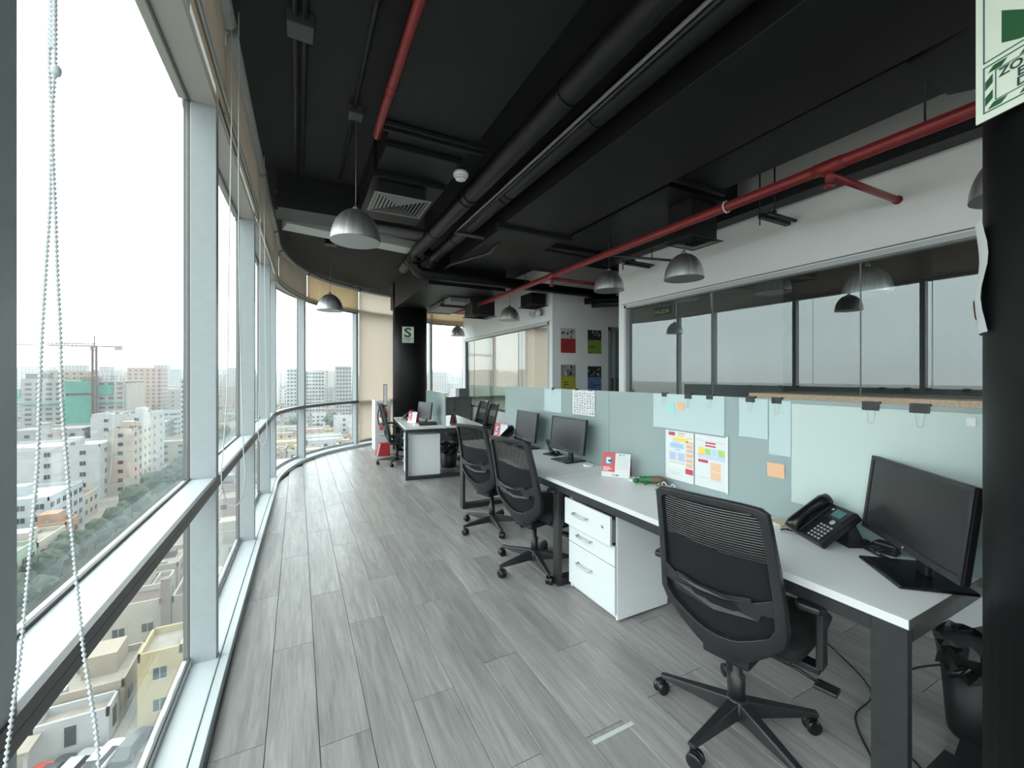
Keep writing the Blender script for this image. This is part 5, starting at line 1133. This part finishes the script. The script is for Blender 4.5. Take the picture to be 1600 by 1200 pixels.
# the two dark-windowed apartment towers in the curved glass
tw = []
for x0,x1,y0,y1,h,lab in ((-8,4.5,380,394,45,'pale apartment tower seen through the curved glass, left'),(6,20,384,398,43,'pale wide apartment tower in the middle of the curved glass'),(28,40,370,384,47,'tall apartment tower with dark balconies right in the curved glass'),(21,32,286,298,13,'cream blank-walled block before the towers in the curved glass')):
    for o in [o for o in COL.objects if o.name.startswith('building') and o.parent is None and x0-5 < o.location.x < x1+5 and y0-6 < o.location.y < y1+6]:
        for ch in list(o.children_recursive): bpy.data.objects.remove(ch)
        bpy.data.objects.remove(o)
    build_house(x0,x1,y0,y1,h,CITY['white' if 'dark' not in lab else 'grey'],'roof_grey',lab,int(h/3),'joined',2.3 if 'blank' not in lab else 9,1.5,1.5,clutter=False)
# --- trees
def tree_mesh(seed):
    r_ = random.Random(seed); bm = bmesh.new()
    for k in range(7):
        a = r_.uniform(0,6.28); q = r_.uniform(0,1.5); s = r_.uniform(1.1,1.9)
        res = bmesh.ops.create_icosphere(bm,subdivisions=2,radius=s,matrix=Matrix.Translation((q*math.cos(a),q*math.sin(a),4+r_.uniform(-1,1.4))))
        for v in res['verts']: v.co += Vector((r_.uniform(-.35,.35),r_.uniform(-.35,.35),r_.uniform(-.35,.35)))
    me = bpy.data.meshes.new('crown'); bm.to_mesh(me); bm.free(); me.materials.append(MAT['leaf']); return me
TM = [tree_mesh(s) for s in range(4)]; TR = None
TP = []
def tree(x,y,s,label,group):
    global TR
    if any(math.hypot(x-a,y-b_) < (s+c_)*1.9 for a,b_,c_ in TP) or any(a-2*s < x < b_+2*s and c_-2*s < y < d_+2*s for a,b_,c_,d_ in FOOT): return
    TP.append((x,y,s))
    t = thing('street_tree',label,'tree',(x,y,G),rc.uniform(0,6),group); t.scale = (s,s,s*rc.uniform(.85,1.15))
    o = bpy.data.objects.new('crown',rc.choice(TM)); COL.objects.link(o); o.parent = t
    if TR is None: o = MB().lathe([(.22,0),(.15,3.5)],8).build('trunk','bark',t); TR = o.data
    else: o = bpy.data.objects.new('trunk',TR); COL.objects.link(o); o.parent = t
y = 78
while y < 330: 
    tree(-41.2+rc.uniform(-.8,.8),y,rc.uniform(.85,1.3),'dark green tree in the row on the far side of the avenue','far row of avenue trees')
    if rc.random() < .75: tree(-28.2+rc.uniform(-.5,.5),y+3,rc.uniform(.5,.9),'smaller tree in the row on the near side of the avenue','near row of avenue trees')
    y += rc.uniform(4.2,6.5)
for k in range(26): tree(rc.uniform(-96,-67),rc.uniform(167,178),rc.uniform(1.0,1.7),'dark tree in the dense park behind the white four-storey block','park trees')
for k in range(10): tree(rc.uniform(-88,-78),rc.uniform(270,285),rc.uniform(1.6,2.2),'large tree right of the construction site','trees by the site')
for k in range(44): tree(rc.uniform(-20,64),rc.uniform(300,334),rc.uniform(1.2,2.2),'tree in the dark grove seen through the curved glass','grove trees')
# --- cars
def car(x,y,rz,col,label,group):
    t = thing('car',label,'car',(x,y,G+.05),rz,group)
    MB().prism([(-2.1,-.82),(-2.15,0),(-2.1,.82),(1.9,.85),(2.15,.5),(2.15,-.5),(1.9,-.85)],.25,.85).build('body',col,t,bevel=.12)
    v = [(-1.7,-.76,.85),(1.0,-.76,.85),(1.0,.76,.85),(-1.7,.76,.85),(-1.2,-.62,1.42),(.35,-.62,1.42),(.35,.62,1.42),(-1.2,.62,1.42)]
    MB().add(v,[(0,1,5,4),(1,2,6,5),(2,3,7,6),(3,0,4,7)]).build('windows','pane_dark',t); MB().box(-1.22,.37,-.64,.64,1.40,1.46).build('roof',col,t,bevel=.04)
    for a,b_ in ((-1.35,-.8),(-1.35,.8),(1.3,-.8),(1.3,.8)): MB().lathe([(.31,-.1),(.31,.1)],12,Matrix.Translation((a,b_,.31)) @ Matrix.Rotation(R(90),4,'X')).build('wheel','tank',t)
for n,c_ in dict(car_white=(.45,.45,.45),car_red=(.35,.05,.04),car_black=(.03,.03,.035),car_silver=(.25,.255,.26),car_blue=(.08,.12,.22)).items(): mat(n,c_,.25)
lab = ['red car at the left end of the parked row near the corner','black car second in the parked row near the corner','silver hatch third in the parked row near the corner','white car fourth in the parked row near the corner','dark car parked last in the row near the corner']
for k,(x,y_,cm) in enumerate(((-22.9,56.4,'car_red'),(-21.3,56.6,'car_black'),(-19.6,56.5,'car_silver'),(-17.6,56.7,'car_white'),(-15.4,57.2,'car_black'))): car(x,y_,R(72),cm,lab[k],'cars parked near the corner')
for k in range(9): car(-36.9,112+k*5.4,R(90),['car_silver','car_white','car_black','car_silver','car_blue','car_white','car_black','car_silver','car_white'][k],['silver','white','black','silver','blue','white','black','silver','white'][k]+' car, '+['first','second','third','fourth','fifth','sixth','seventh','eighth','ninth'][k]+' in the kerbside row along the avenue','cars parked along the avenue')
for k,(x,y_) in enumerate(((-32,112),(-34,150),(-32,190))): car(x,y_,R(90),['car_white','car_silver','car_black'][k],['white car driving on the avenue nearest','silver car driving in the middle of the avenue','black car driving far along the avenue'][k],None)
t = thing('street_lamp','street lamp with a ring-shaped head by the parked cars','lamp',(-23.2,55.2,G)); MB().lathe([(.12,0),(.08,6.5)],8).build('post','tank',t); MB().tube([(.45*math.cos(a),0,6.9+.45*math.sin(a)) for a in [k*math.pi/6 for k in range(13)]],.07,6).build('ring_head','tank',t)
# --- haze over the city: thin scattering air layer
m, nt, out = nodes_mat('city_haze'); vs_ = nt.nodes.new('ShaderNodeVolumeScatter'); vs_.inputs['Density'].default_value = .00024; vs_.inputs['Color'].default_value = (.93,.98,1,1); vs_.inputs['Anisotropy'].default_value = 0; nt.links.new(vs_.outputs[0],out.inputs['Volume'])
tag(MB().box(-2400,2400,40,5000,G-.3,42).build('haze',m),'pale haze lying over the whole city','haze',kind='stuff')

# lettering: turn the font outlines into plain meshes
dg = bpy.context.evaluated_depsgraph_get()
for o in [o for o in COL.objects if o.type == 'FONT']:
    me = bpy.data.meshes.new_from_object(o.evaluated_get(dg)); n = bpy.data.objects.new(o.name, me); COL.objects.link(n)
    n.parent = o.parent; n.matrix_local = o.matrix_local.copy(); nm = o.name; bpy.data.objects.remove(o); n.name = nm
